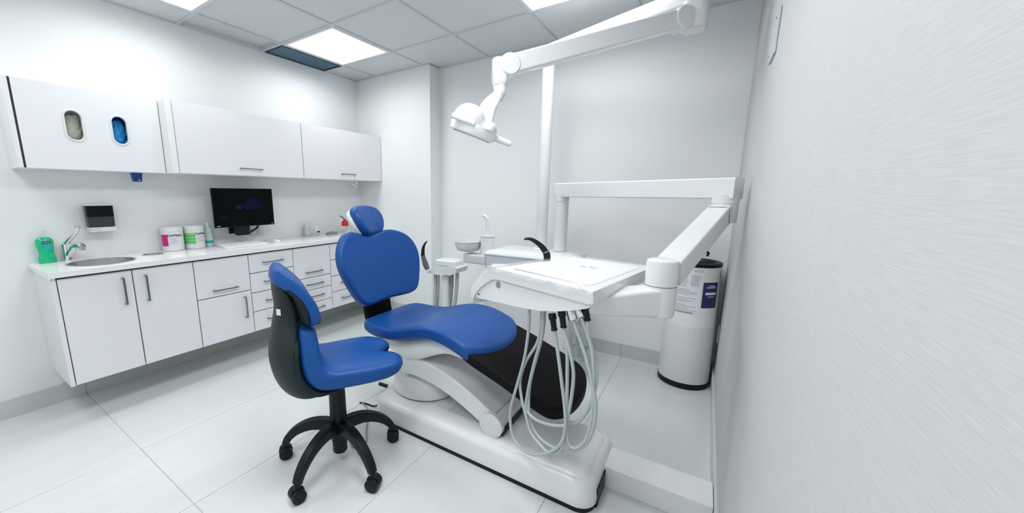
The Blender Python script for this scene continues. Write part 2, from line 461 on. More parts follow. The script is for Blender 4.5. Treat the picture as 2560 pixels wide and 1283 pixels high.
for b in ((x0+.016, x1-.011, y0+.011, y0+.02), (x0+.016, x1-.011, y1-.02, y1-.011), (x0+.016, x0+.025, y0+.02, y1-.02), (x1-.02, x1-.011, y0+.02, y1-.02)):
    box(b[0], b[1], b[2], b[3], RH-.003, RH+.02, bm=f)
obj('frame', f, M_SEAM, t)
obj('backing', box(x0+.02, x1-.015, y0+.015, y1-.015, RH+.016, RH+.026), M_VENT, t)
g = BM(); n = 46
for k in range(n):
    yy = y0+.022+(y1-y0-.044)*(k+.5)/n
    b = box(x0+.024, x1-.018, -.006, .006, -.0008, .0008); bmesh.ops.transform(b, matrix=T(0, yy, RH+.004) @ Matrix.Rotation(.35, 4, 'X'), verts=b.verts); join(g, b)
tag(obj('louvres', g, M_VENTS, t), kind='stuff')

# ================================================================ cabinets
def bar_handle_mesh(L=.16):
    bm = box(.022, .030, -L/2, L/2, -.005, .005, .001, 1)
    for s in (-1, 1): box(0, .026, s*L/2-.005 - (.005 if s > 0 else -.005), s*L/2+.005 - (.005 if s > 0 else -.005), -.0049, .0049, .001, 1, bm)
    return finish(bm, 'handle', M_HANDLE)
HANDLE = bar_handle_mesh()
def handle(parent, x, y, z, vertical=False):
    mw = T(x, y, z)
    if vertical: mw = mw @ Matrix.Rotation(PI/2, 4, 'X')
    return obj('handle', HANDLE, None, parent, mw)
LX, LZ0, LZ1 = .46, .240, .837
def base_cabinet(y0, y1, fronts, label, left_panel=False, fillers=()):
    """fronts: (kind, y0,y1,z0,z1, handle(y,z,vertical))"""
    t = thing('base_cabinet', (.23, (y0+y1)/2, LZ0), label, 'cabinet', 'wall-hung base cabinets under the worktop')
    yb0 = y0+(.019 if left_panel else .0005)
    if left_panel:                               # sink cabinet: carcass stays below the basin
        bb = box(.001, LX-.0195, yb0, y1-.0005, LZ0+.017, .700); box(.4325, LX-.0195, yb0, y1-.0005, .700, LZ1+.004, bm=bb)
        obj('body', bb, M_CARC, t)
    else: obj('body', box(.001, LX-.0195, yb0, y1-.0005, LZ0+.017, LZ1+.004), M_CARC, t)
    obj('bottom_panel', box(.001, LX-.0195, y0+(.019 if left_panel else .0005), y1-.0005, LZ0, LZ0+.0168), M_CABIN, t)
    if left_panel: obj('end_panel', box(.001, LX, y0, y0+.0188, LZ0-.001, LZ1+.0045, .0012, 1), M_CAB, t)
    for kind, a, b, c, d, h in fronts:
        g = .0028
        f = obj(kind, box(LX-.019, LX, a+g, b-g, c+g, d-g, .0012, 2), M_CAB, t)
        handle(f, LX-.0005, h[0], h[1], h[2])
    return t
Y = [-2.516, -1.874, -1.519, -1.163, -.805, -.45, -.002]
base_cabinet(Y[0], Y[1], [('door', -2.496, -2.188, LZ0, LZ1-.004, (-2.236, .717, True)), ('door', -2.188, -1.874, LZ0, LZ1-.004, (-2.131, .715, True))],
             'white two-door wall-hung cabinet under the round sink', True)
base_cabinet(Y[1], Y[2], [('drawer', Y[1], Y[2], .569, LZ1-.004, (-1.695, .617, False)), ('door', Y[1], Y[2], LZ0, .569, (-1.573, .452, True))],
             'white base cabinet with one deep drawer above one door, right of the sink cabinet')
def drawers(y0, y1, zs, hz):
    return [('drawer', y0, y1, a, b, ((y0+y1)/2+.003, h, False)) for a, b, h in zip(zs[:-1], zs[1:], hz)]
base_cabinet(Y[2], Y[3], drawers(Y[2], Y[3], [LZ0, .394, .54, .689, LZ1-.004], [.32, .467, .615, .763]), 'white four-drawer base cabinet behind the backrest of the stool')
base_cabinet(Y[3], Y[4], drawers(Y[3], Y[4], [LZ0, .345, .46, .568, LZ1-.004], [.295, .404, .511, .618]), 'white base cabinet with one deep drawer over three shallow ones, between stool and chair')
base_cabinet(Y[4], Y[5], drawers(Y[4], Y[5], [LZ0, .39, .538, .687, LZ1-.004], [.32, .467, .615, .763]), 'white drawer cabinet half hidden behind the blue dental chair back')
base_cabinet(Y[5], Y[6], drawers(Y[5], Y[6], [LZ0, .39, .538, .687, LZ1-.004], [.32, .467, .615, .763]), 'white drawer cabinet in the corner, hidden behind the dental chair')

# worktop with a round sink hole and a small waste-chute hole
CT = .872; SK = (.255, -2.262, .150); WH = (.165, -1.988, .055)
def worktop():
    x0, x1, y0, y1, z0, z1 = .001, .484, -2.527, -.002, .8435, CT
    bm = BM(); N = 48
    def circ(c, r, z): return [bm.verts.new((c[0]+r*math.cos(2*PI*k/N), c[1]+r*math.sin(2*PI*k/N), z)) for k in range(N)]
    def frame(xa, xb, ya, yb, c, z):
        """square patch with round hole c"""
        ring = circ(c, c[2], z); sq = []
        for k in range(N):
            a = 2*PI*k/N; dx, dy = math.cos(a), math.sin(a)
            s = min(((xb-c[0])/dx) if dx > 1e-9 else ((xa-c[0])/dx) if dx < -1e-9 else 9, ((yb-c[1])/dy) if dy > 1e-9 else ((ya-c[1])/dy) if dy < -1e-9 else 9)
            sq.append((c[0]+dx*s, c[1]+dy*s))
        cor = [(xa, ya), (xb, ya), (xb, yb), (xa, yb)]
        for px, py in cor:                       # snap nearest ray to each corner
            k = min(range(N), key=lambda q: (sq[q][0]-px)**2+(sq[q][1]-py)**2); sq[k] = (px, py)
        S = [bm.verts.new((a, b, z)) for a, b in sq]
        for k in range(N): bm.faces.new((ring[k], ring[(k+1) % N], S[(k+1) % N], S[k]))
        return ring
    ya, yb, yc = -2.45, -2.075, -1.9
    ra = frame(x0, x1, ya, yb, SK, z1); rb = frame(x0, x1, yb, yc, WH, z1)
    def quad(p): bm.faces.new([bm.verts.new(q) for q in p])
    quad([(x0, y0, z1), (x1-.02, y0, z1), (x1-.006, y0+.006, z1), (x1, y0+.02, z1), (x1, ya, z1), (x0, ya, z1)])
    quad([(x0, yc, z1), (x1, yc, z1), (x1, y1, z1), (x0, y1, z1)])
    for r, c in ((ra, SK), (rb, WH)):
        lo = circ(c, c[2], z0)
        for k in range(N): bm.faces.new((r[k], lo[k], lo[(k+1) % N], r[(k+1) % N]))
    out = [(x0, y0), (x1-.02, y0), (x1-.006, y0+.006), (x1, y0+.02), (x1, y1), (x0, y1)]
    for a, b in zip(out, out[1:]+out[:1]): quad([(*a, z0), (*b, z0), (*b, z1), (*a, z1)])
    # underside rim strips (body below hides the rest)
    for a, b in zip(out, out[1:]+out[:1]): pass
    quad([(LX-.02, y0, z0), (x1, y0, z0), (x1, y1, z0), (LX-.02, y1, z0)])
    quad([(x0, y0, z0), (LX-.02, y0, z0), (LX-.02, Y[0]+.02, z0), (x0, Y[0]+.02, z0)])
    return bm
tag(obj('worktop', worktop(), M_QUARTZ), 'long white quartz worktop over the base cabinets with a round sink cut in', 'worktop')
t = thing('sink', (SK[0], SK[1], CT-.15), 'round stainless steel sink sunk in the white worktop', 'sink')
obj('basin', lathe([(.004, -.148), (.06, -.146), (.10, -.135), (.132, -.10), (.145, -.05), (.149, 0.0), (.155, .0012), (.155, .0022), (.145, .0022), (.140, -.05), (.128, -.098), (.097, -.131), (.06, -.141), (.022, -.143)], (SK[0], SK[1], CT), seg=48, cap=False), M_STEEL, t)
obj('drain', lathe([(.001, 0), (.022, 0), (.022, .003), (.012, .004), (.001, .002)], (SK[0], SK[1], CT-.143)), M_CHROME, t)
t = thing('waste_chute', (WH[0], WH[1], CT), 'small round steel waste opening in the worktop left of the wipes tubs', 'waste chute')
obj('rim', lathe([(.0545, -.028), (.0545, .0005), (.059, .0006), (.059, .0022), (.048, .0025), (.046, -.028)], (WH[0], WH[1], CT), seg=36, cap=False), M_STEEL, t)
obj('flap', lathe([(.0005, -.008), (.0462, -.008), (.0462, -.005), (.0005, -.003)], (WH[0], WH[1], CT), seg=36), M_STEEL, t)

# wall cabinets
UZ0, UZ1 = 1.402, 1.851
def oval_pts(cy_, cz_, w, h, n=10): return [(cy_+a, cz_+b) for a, b in rrect(w, h, w-.0001, n)]
UX1 = .232
t = thing('wall_cabinet', (.1, -2.19, UZ0), 'shallow white wall cabinet whose front has two oval glove openings', 'cabinet', 'white wall cabinets above the worktop')
b = box(.001, UX1, -2.515, -2.497, UZ0, UZ1, .001, 1); obj('end_panel', b, M_CAB, t)
bb = BM()
for q in ((.001, .016, -2.4965, -1.8735, UZ0+.001, UZ1), (.016, UX1-.0195, -2.4965, -1.8735, UZ1-.016, UZ1), (.016, UX1-.0195, -2.4965, -1.8735, UZ0+.001, UZ0+.017), (.016, UX1-.0195, -1.8895, -1.8735, UZ0+.017, UZ1-.016)): box(*q, bm=bb)
obj('body', bb, M_CABIN, t)
OV = [(-2.279, 1.643), (-2.081, 1.643)]
def front_with_ovals(x0, x1, y0, y1, z0, z1, ovs, w, h):
    bm = BM()
    ymid = sum(o[0] for o in ovs)/2; spans = [(y0, ymid), (ymid, y1)]
    for (ya, yb), (oy, oz) in zip(spans, ovs):
        O = oval_pts(oy, oz, w, h); N = len(O); S = []
        for p in O:
            dy, dz = p[0]-oy, p[1]-oz; c = []
            if dy > 1e-9: c.append((yb-oy)/dy)
            if dy < -1e-9: c.append((ya-oy)/dy)
            if dz > 1e-9: c.append((z1-oz)/dz)
            if dz < -1e-9: c.append((z0-oz)/dz)
            s = min(c); S.append((oy+dy*s, oz+dz*s))
        for p in ((ya, z0), (yb, z0), (yb, z1), (ya, z1)):
            k = min(range(N), key=lambda q: (S[q][0]-p[0])**2+(S[q][1]-p[1])**2); S[k] = p
        for x in (x0, x1):
            a = [bm.verts.new((x, *p)) for p in O]; d = [bm.verts.new((x, *p)) for p in S]
            for k in range(N): bm.faces.new((a[k], a[(k+1) % N], d[(k+1) % N], d[k]))
        a = [bm.verts.new((x0, *p)) for p in O]; d = [bm.verts.new((x1, *p)) for p in O]
        for k in range(N): bm.faces.new((a[k], a[(k+1) % N], d[(k+1) % N], d[k]))
    for a, b in (((y0, z0), (y1, z0)), ((y1, z0), (y1, z1)), ((y1, z1), (y0, z1)), ((y0, z1), (y0, z0))):
        bm.faces.new([bm.verts.new(q) for q in ((x0, *a), (x0, *b), (x1, *b), (x1, *a))])
    return bm
d = obj('door', front_with_ovals(UX1-.019, UX1, -2.488, -1.8765, UZ0+.0005, UZ1-.001, OV, .038, .082), M_CAB, t, sharp=25)
obj('seam_strip', box(UX1-.024, UX1-.004, -2.4965, -2.4885, UZ0+.002, UZ1-.002), M_SEAM, t)
for oy, oz in OV:
    O = oval_pts(oy, oz, .0375, .0815); I = oval_pts(oy, oz, .0335, .0775); Oo = oval_pts(oy, oz, .043, .087)
    rg = rings(BM(), [[(UX1-.016, *p) for p in I], [(UX1+.002, *p) for p in I], [(UX1+.0035, *p) for p in O], [(UX1+.0025, *p) for p in Oo], [(UX1+.0002, *p) for p in Oo]], False, False)
    obj('oval_trim', rg, M_WP, d)
# glove boxes behind the openings: white and blue heaps of gloves in boxes
for (oy, oz), nm, lab, gm in ((OV[0], 'glove_box', 'cream gloves in the left oval opening of the wall cabinet', M_GLOVEW), (OV[1], 'glove_box', 'blue gloves in the right oval opening of the wall cabinet', M_GLOVEB)):
    t = thing(nm, (.12, oy, UZ0+.0175), lab, 'glove box')
    obj('carton', box(.05, .165, oy-.066, oy+.066, UZ0+.0175, UZ0+.39, .003, 1), M_PAPER if gm is M_GLOVEW else M_BIN, t)
    bm = BM(); rs = []
    for j in range(15):
        v = -1+2*j/14; zz = oz-.012+.078*v; w = .037*max(.05, (1-abs(v)**2.6))**.5
        rs.append([(.178+.012*(1-abs(v)**2)*math.sin(a)+.005*math.sin(5*a+9*v)+.004*random.uniform(-1, 1), oy+.006+w*math.cos(a)+.002*math.sin(7*v), zz+.004*math.sin(3*a+j)) for a in [2*PI*k/18 for k in range(18)]])
    obj('gloves', rings(bm, rs), gm, t, sharp=60)
UX2 = .336
def wall_cab(y0, y1, label, left_panel, hy):
    t = thing('wall_cabinet', (.16, (y0+y1)/2, UZ0), label, 'cabinet', 'white wall cabinets above the worktop')
    ya = y0+(.035 if left_panel else 0)
    if left_panel: obj('end_panel', box(.001, UX2, y0, ya, UZ0-.001, UZ1+.003, .0012, 1), M_CABIN, t)
    obj('body', box(.001, UX2-.0195, ya+.0003, y1-.0005, UZ0+.0165, UZ1), M_CARC, t)
    obj('bottom_panel', box(.001, UX2-.0195, ya+.0003, y1-.0005, UZ0+.001, UZ0+.016), M_CABIN, t)
    d = obj('door', box(UX2-.019, UX2, ya+.0028, y1-.0028, UZ0+.0005, UZ1-.001, .0012, 2), M_CAB, t)
    handle(d, UX2-.0005, hy, UZ0+.051)
wall_cab(-1.872, -.925, 'long white wall cabinet right of the glove cabinet, above the monitor', True, -1.371)
wall_cab(-.9248, -.003, 'white wall cabinet in the corner with a wire hanging on its handle', False, -.45)

# ================================================================ things on the worktop and the cabinet wall
# soap bottle
def soap_bottle():
    c = Vector((.045, -2.452, CT))
    t = thing('soap_bottle', c, 'green liquid soap bottle with a pinched waist at the left end of the worktop', 'soap bottle')
    prof = [(.0, .034, .020), (.004, .037, .023), (.03, .0365, .023), (.055, .031, .021), (.08, .0335, .022), (.11, .0375, .023), (.13, .036, .022), (.142, .028, .017), (.15, .014, .012)]
    P = catmull(prof, 3); rs = []
    for p in P: rs.append([c+Vector((p.z*sgn(math.sin(a), .8), p.y*sgn(math.cos(a), .8), p.x+.0002)) for a in [2*PI*k/28 for k in range(28)]])
    obj('bottle', rings(BM(), rs), M_SOAP, t)
    obj('cap', lathe([(.012, 0), (.012, .018), (.006, .02), (.006, .034), (.001, .035)], c+Vector((0, 0, .148))), M_CLEAR, t)
    obj('pump_head', tube([c+Vector((0, 0, .183)), c+Vector((.02, .004, .186)), c+Vector((.034, .006, .180))], .005), M_CLEAR, t)
    # label prints sit just proud of the front (facing the room)
    def lab(y0, y1, z0, z1, x): return box(x, x+.0008, y0, y1, z0, z1)
    obj('label', box(c.x+.0205, c.x+.0235, c.y-.004, c.y+.022, CT+.075, CT+.11), M_TEALTINT, t)
    obj('label_band', box(c.x+.0215, c.x+.0245, c.y-.012, c.y+.022, CT+.112, CT+.125, .001, 1), M_NAVY, t)
    text_obj('lettering', 'Softsoap', .0095, M_PAPER, lambda u, v: (c.x+.0248, c.y+.005+u, CT+.1183+v), t, .8)
soap_bottle()

# lever tap
def tap():
    c = Vector((.035, -2.362, CT))
    t = thing('tap', c, 'chrome single-lever tap beside the round sink', 'tap')
    obj('body', lathe([(.030, 0.0002), (.030, .006), (.025, .01), (.024, .07), (.026, .085), (.023, .098), (.008, .106), (.001, .107)], c, seg=28), M_CHROME, t)
    pts = [c+Vector((.012, .004, .035)), c+Vector((.05, .014, .068)), c+Vector((.09, .026, .093)), c+Vector((.125, .036, .096)), c+Vector((.143, .041, .090))]
    obj('spout', tube(pts, [.021, .019, .017, .017, .016], 14), M_CHROME, t)
    obj('aerator', lathe([(.012, -.012), (.0135, -.01), (.0135, .006), (.010, .008)], c+Vector((.139, .040, .080))), M_STEEL, t)
    pts = [c+Vector((0, 0, .098)), c+Vector((.03, .012, .125)), c+Vector((.075, .03, .158)), c+Vector((.10, .04, .192)), c+Vector((.105, .042, .205))]
    obj('lever', tube(pts, [.017, .014, .010, .011, .015], 12), M_CHROME, t)
tap()

# wall soap dispenser
def dispenser():
    y0, y1 = -2.262, -2.128; yc = (y0+y1)/2
    t = thing('soap_dispenser', (.05, yc, 1.03), 'wall soap dispenser with smoked dark window and white push bar', 'soap dispenser')
    def ring(z, d, w, off=0.): return [(.0008+d*(.5+.5*sgn(math.sin(a), .45)), yc+off+w*sgn(math.cos(a), .45), z) for a in [2*PI*k/32 for k in range(32)]]
    obj('top_cover', rings(BM(), [ring(1.196, .094, .067), ring(1.203, .094, .067), ring(1.209, .085, .062), ring(1.212, .06, .05)]), M_WP, t)
    obj('window', rings(BM(), [ring(1.128, .092, .065), ring(1.196, .092, .065)]), M_SMOKE, t)
    obj('reservoir', rings(BM(), [ring(1.064, .090, .063), ring(1.128, .0905, .064)]), M_SMOKE2, t)
    obj('base', rings(BM(), [ring(1.030, .080, .058), ring(1.035, .092, .065), ring(1.064, .096, .068)]), M_WP, t)
    obj('push_bar', box(.085, .104, yc-.022, yc+.06, 1.036, 1.058, .004, 2), M_WP, t)
dispenser()

# wipes tubs and lotion bottle
def cyl_text(c, r, z, a_mid):
    return lambda u, v: (c[0]+r*math.cos(a_mid+u/r), c[1]+r*math.sin(a_mid+u/r), z+v)
def tub(c, r, h, label, block, a_view, lit):
    """a_view: azimuth that faces the viewer; text runs left to right as azimuth grows"""
    t = thing('wipes_tub', (c[0], c[1], CT), label, 'wipes tub', 'tubs of wipes on the worktop')
    obj('tub', lathe([(r*.9, .0003), (r*.97, .004), (r*.975, h*.8), (r*.96, h*.81)], (c[0], c[1], CT), seg=40), M_WP, t)
    obj('lid', lathe([(r*.98, h*.81), (r, h*.82), (r, h*.97), (r*.96, h), (r*.5, h*1.01), (.001, h*1.01)], (c[0], c[1], CT), seg=40), M_WP, t)
    R = r*.98
    bl, bd = block
    a0 = a_view+lit[0]; a1 = a_view+lit[1]
    obj('label_block', curved_patch(c, R, a0, a1, CT+h*.22, CT+h*.70), bl, t, flip=False)
    if bd:
        bm = BM()
        for k in range(3): curved_patch(c, R+.0003, a0, a1, CT+h*(.30+.13*k), CT+h*(.325+.13*k), bm=bm)
        obj('label_stripes', bm, bd, t, flip=False)
    text_obj('lettering', 'CaviWipes', .0225, M_INK, cyl_text(c, R+.0004, CT+h*.66, a_view+lit[2]), t, .80, .0006)
    bm = BM()
    for k in range(6): curved_patch(c, R+.0003, a1+.12, a1+.12+random.uniform(.6, 1.0), CT+h*(.30+.05*k), CT+h*(.312+.05*k), bm=bm)
    obj('fine_print', bm, M_GINK, t, flip=False)
    if not bd:
        bm = BM(); curved_patch(c, R+.0003, a_view+.80, a_view+.96, CT+h*.61, CT+h*.70, 3, bm=bm); obj('number_block', bm, M_MAGENTA, t, flip=False)
        text_obj('lettering', '1', .014, M_PAPER, cyl_text(c, R+.0008, CT+h*.655, a_view+.88), t)
AV = math.atan2(-2.9+1.83, 3.2-.07)                    # azimuth from the tubs to the viewer
tub((.078, -1.836), .067, .168, 'white wipes tub with a magenta label block, left of the green one', (M_MAGENTA, None), AV, (-1.22, -.42, .16))
tub((.078, -1.700), .067, .168, 'white wipes tub with a bright green label block', (M_GREEN, M_GREEND), AV+.05, (-1.30, .02, .62))
c = (.060, -1.598)
t = thing('lotion_bottle', (c[0], c[1], CT), 'clear pale bottle with a teal band and white cap beside the green wipes tub', 'bottle')
obj('bottle', lathe([(.026, .0003), (.0285, .004), (.028, .10), (.027, .125), (.018, .145), (.012, .15)], (c[0], c[1], CT), seg=28), mat('pale_blue_bottle', (.62, .72, .76), .15, noise=.03), t)
obj('cap', lathe([(.0125, .150), (.0125, .178), (.009, .182), (.0005, .182)], (c[0], c[1], CT)), M_WP, t)
obj('band', curved_patch(c, .0288, AV-1.5, AV+1.5, CT+.026, CT+.048, 16), M_TEAL, t, flip=False)
bm = BM()
for k in range(5): curved_patch(c, .0286, AV-.6, AV+.5, CT+.062+.011*k, CT+.0645+.011*k, bm=bm)
obj('fine_print', bm, M_GINK, t, flip=False)

# monitor on a wall bracket
def monitor():
    t = thing('monitor', (0, -1.36, .93), 'black flat monitor on a wall bracket above the keyboard', 'monitor')
    x, y0, y1, z0, z1 = .18, -1.594, -1.130, 1.016, 1.311
    obj('housing', box(x-.022, x-.002, y0, y1, z0, z1, .003, 2), M_BLACK, t)
    s = obj('screen', box(x-.002, x+.0005, y0+.003, y1-.003, z0+.006, z1-.004), M_SCREEN, t)
    # dim wallpaper shapes and clock on the lock screen
    def patch(pts, dx): 
        bm = BM(); bm.faces.new([bm.verts.new((x+dx, y, z)) for y, z in pts]); return bm
    P = lambda u, v: (y0+(y1-y0)*u, z0+(z1-z0)*v)
    obj('screen_picture', patch([P(.31, .52), P(.36, .58), P(.48, .60), P(.57, .74), P(.66, .78), P(.74, .68), P(.80, .55), P(.80, .47), P(.66, .47), P(.58, .45), P(.46, .47), P(.42, .42), P(.36, .46)], .0009), M_SCRBLUE, s, flip=False)
    obj('screen_picture', patch([P(.34, .50), P(.40, .55), P(.44, .52), P(.43, .45), P(.38, .45)], .0012), M_SCRBLUE2, s, flip=False)
    obj('screen_picture', patch([P(.50, .47), P(.54, .51), P(.58, .47), P(.54, .45)], .0012), M_SCRBLUE2, s, flip=False)
    text_obj('clock', '10:44', .030, M_SCRGREY, lambda u, v: (x+.0012, P(.14, 0)[0]+u, P(0, .26)[1]+v), s)
    text_obj('date', 'Friday', .012, M_SCRGREY, lambda u, v: (x+.0012, P(.115, 0)[0]+u, P(0, .17)[1]+v), s)
    obj('maker_mark', box(x+.0005, x+.0012, y0+.014, y0+.036, z0+.009, z0+.015), M_SCRWHITE, t)
    obj('power_mark', box(x+.0005, x+.0012, y1-.030, y1-.012, z0+.010, z0+.0125), M_PAPER, t)
    obj('bracket_arm', box(.012, x-.02, -1.40, -1.33, .975, 1.06, .004, 2), M_BLACK, t)
    obj('bracket_box', box(.10, .165, -1.425, -1.335, .945, 1.025, .006, 2), M_BLACK, t)
    obj('bracket_plate', box(.0008, .012, -1.42, -1.31, .95, 1.10, .002, 1), M_BLACK, t)
    for a, b in ((.0, .0), (.012, -.012)):
        obj('cable', tube([(.15, -1.26+a, 1.02), (.14, -1.275+a, .99), (.12, -1.32, .965+b), (.10, -1.36, .955+b)], .004, 8), M_BLACK, t)
monitor()
t = thing('power_outlet', (0, -1.19, .915), 'white wall socket plate below the right end of the monitor', 'outlet')
obj('plate', box(.0006, .007, -1.24, -1.135, .915, 1.005, .002, 2), M_WP, t)
obj('socket', box(.0065, .009, -1.195, -1.172, .935, .985, .002, 1), M_GP, t)

# keyboard: base plus keys joined
def keyboard():
    t = thing('keyboard', (.21, -1.42, CT), 'slim white keyboard on the worktop under the monitor', 'keyboard')
    c0, c1, c2, c3 = Vector((.10, -1.575, 0)), Vector((.325, -1.605, 0)), Vector((.355, -1.285, 0)), Vector((.13, -1.262, 0))
    def P(u, v, z): return (c0*(1-u)*(1-v)+c1*u*(1-v)+c2*u*v+c3*(1-u)*v)+Vector((0, 0, CT+z+.012*(1-u)))
    bm = BM(); rings(bm, [[P(u, v, -.012*(1-u)*1.0+.0003) for u, v in ((0, 0), (1, 0), (1, 1), (0, 1))], [P(u, v, .008) for u, v in ((0, 0), (1, 0), (1, 1), (0, 1))]])
    bmesh.ops.bevel(bm, geom=list(bm.edges), offset=.002, segments=2, affect='EDGES')
    obj('base', bm, M_WP, t)
    bm = BM()
    for r in range(6):
        for k in range(16):
            u0 = .06+r*.148; v0 = .02+k*.0602
            rings(bm, [[P(u, v, .0082) for u, v in ((u0, v0), (u0+.13, v0), (u0+.13, v0+.053), (u0, v0+.053))], [P(u, v, .0102) for u, v in ((u0+.01, v0+.004), (u0+.12, v0+.004), (u0+.12, v0+.049), (u0+.01, v0+.049))]])
    tag(obj('keys', bm, M_WP2, t), kind='stuff')
keyboard()
t = thing('mouse', (.235, -1.165, CT), 'white computer mouse at the right end of the keyboard', 'mouse')
bm = BM(); rs = []
for j in range(9):
    a = PI/2*j/8; k = math.cos(a)**.7 if j < 8 else .02; z = .0004+.026*math.sin(a)
    rs.append([(.235+.052*k*math.cos(b), -1.165+.030*k*math.sin(b), CT+z) for b in [2*PI*q/24 for q in range(24)]])
obj('shell', rings(bm, rs), M_WP, t)
obj('scroll_wheel', lathe([(.001, -.003), (.005, -.003), (.005, .003), (.001, .003)], (.262, -1.165, CT+.0215), (0, 1, 0), 14), M_GREY, t)

# small toiletries further along
t = thing('pump_bottle', (.05, -.735, CT), 'clear sanitizer bottle with a white cap left of the small tube', 'bottle')
obj('bottle', box(.025, .07, -.765, -.705, CT+.0003, CT+.085, .008, 3), mat('frosted_bottle', (.62, .66, .67), .15, noise=.03), t)
obj('cap', lathe([(.020, .085), (.020, .120), (.016, .123), (.0005, .123)], (.048, -.735, CT)), M_WP, t)
t = thing('cream_tube', (.10, -.66, CT), 'small white squeeze tube with a dark blue half disc, standing on its cap', 'tube')
rs = []
for z, w, d in ((.022, .018, .018), (.03, .024, .020), (.06, .026, .014), (.088, .027, .006), (.096, .027, .0015)):
    rs.append([(.10+d*math.sin(a), -.66+w*math.cos(a), CT+z) for a in [2*PI*k/24 for k in range(24)]])
obj('tube', rings(BM(), rs), M_WP, t)
obj('cap', lathe([(.017, .0003), (.018, .022), (.0005, .0225)], (.10, -.66, CT)), M_CLEAR, t)
pts = [(.1205, -.66+.017*math.cos(a), CT+.031+.018*math.sin(a)) for a in [PI*k/10 for k in range(11)]]
bm = rings(BM(), [[(p[0]+.001, p[1], p[2]) for p in pts], [(p[0]-.004, p[1], p[2]) for p in pts]]); obj('emblem', bm, M_NAVY, t)
t = thing('curing_light', (.13, -.325, CT), 'red-shielded curing light with a black tip on a white stand behind the headrest', 'curing light')
obj('stand', lathe([(.035, .0003), (.036, .01), (.022, .02), (.012, .04), (.010, .075), (.0005, .076)], (.13, -.325, CT)), M_WP, t)
obj('handle', tube([(.13, -.325, CT+.07), (.135, -.335, CT+.11), (.14, -.350, CT+.14)], .009), M_WP, t)
obj('shield', lathe([(.036, -0.018), (.038, -0.024), (.030, .016), (.012, .034), (.009, .036), (.012, .03), (.027, .014), (.033, -0.020)], (.142, -.355, CT+.105), (.1, -.1, 1), 24, False), M_RED, t)
obj('tip', tube([(.142, -.355, CT+.135), (.145, -.375, CT+.155), (.148, -.405, CT+.175), (.148, -.420, CT+.178)], [.005, .0045, .004, .005], 8), M_BLACK, t)
t = thing('coiled_cable', (.10, -.50, CT), 'grey coiled cable lying on the worktop behind the chair headrest', 'cable')
obj('cable', tube([(.10, -.56, CT+.006), (.14, -.54, CT+.007), (.15, -.48, CT+.006), (.11, -.44, CT+.012), (.07, -.47, CT+.018), (.08, -.54, CT+.012), (.13, -.55, CT+.018), (.15, -.46, CT+.018)], .0055, 8), M_GREY, t)
# wire ornament on the corner cabinet handle
t = thing('hanging_wire', (.352, -.40, UZ0), 'thin looped wire with small clips hanging from the corner cabinet handle', 'wire')
obj('wire_loop', tube([(.366, -.40, UZ0+.046), (.368, -.405, UZ0+.062), (.362, -.40, UZ0+.058), (.360, -.404, UZ0-.01), (.36, -.41, UZ0-.045), (.362, -.385, UZ0-.06), (.363, -.375, UZ0-.03)], .0012, 6), M_STEEL, t)
for q in ((.36, -.41, UZ0-.045), (.362, -.385, UZ0-.062), (.363, -.374, UZ0-.028)):
    obj('clip', lathe([(.001, -.006), (.004, -.004), (.004, .004), (.001, .006)], q, (.2, .5, 1), 10), M_CHROME, t)
t = thing('blue_carton', (.10, -1.99, UZ0), 'blue box end poking down below the glove cabinet', 'box')
rs = [[(.08+a, -1.99+b, z) for a, b in ((-.02, -w), (.02, -w), (.02, w), (-.02, w))] for z, w in ((UZ0-.055, .0205), (UZ0+.0005, .0275))]
bm = rings(BM(), rs); bmesh.ops.bevel(bm, geom=list(bm.edges), offset=.002, segments=2, affect='EDGES'); obj('carton', bm, M_BIN, t)
obj('print', box(.1005, .1015, -1.988, -1.978, UZ0-.048, UZ0-.042, .0004, 1), M_PAPER, t)

# wall plates on the textured wall
t = thing('wall_plate', (RW, -.96, 1.80), 'pale grey plate with two screws high on the textured right wall', 'wall plate')
obj('plate', box(RW-.009, RW-.0005, -1.05, -.88, 1.775, 1.93, .004, 2), M_GP, t)
for q in ((-1.02, 1.90), (-.91, 1.80)): obj('screw', lathe([(.004, 0), (.004, .002), (.001, .003)], (RW-.009, q[0], q[1]), (-1, 0, 0), 12), M_GREY, t)
t = thing('wall_socket', (RW, .07, .30), 'white socket plate low on the textured wall behind the air purifier', 'outlet')
obj('plate', box(RW-.008, RW-.0005, .02, .10, .30, .42, .002, 2), M_WP, t)
obj('socket', box(RW-.010, RW-.0078, .045, .075, .33, .39, .002, 1), M_GP, t)

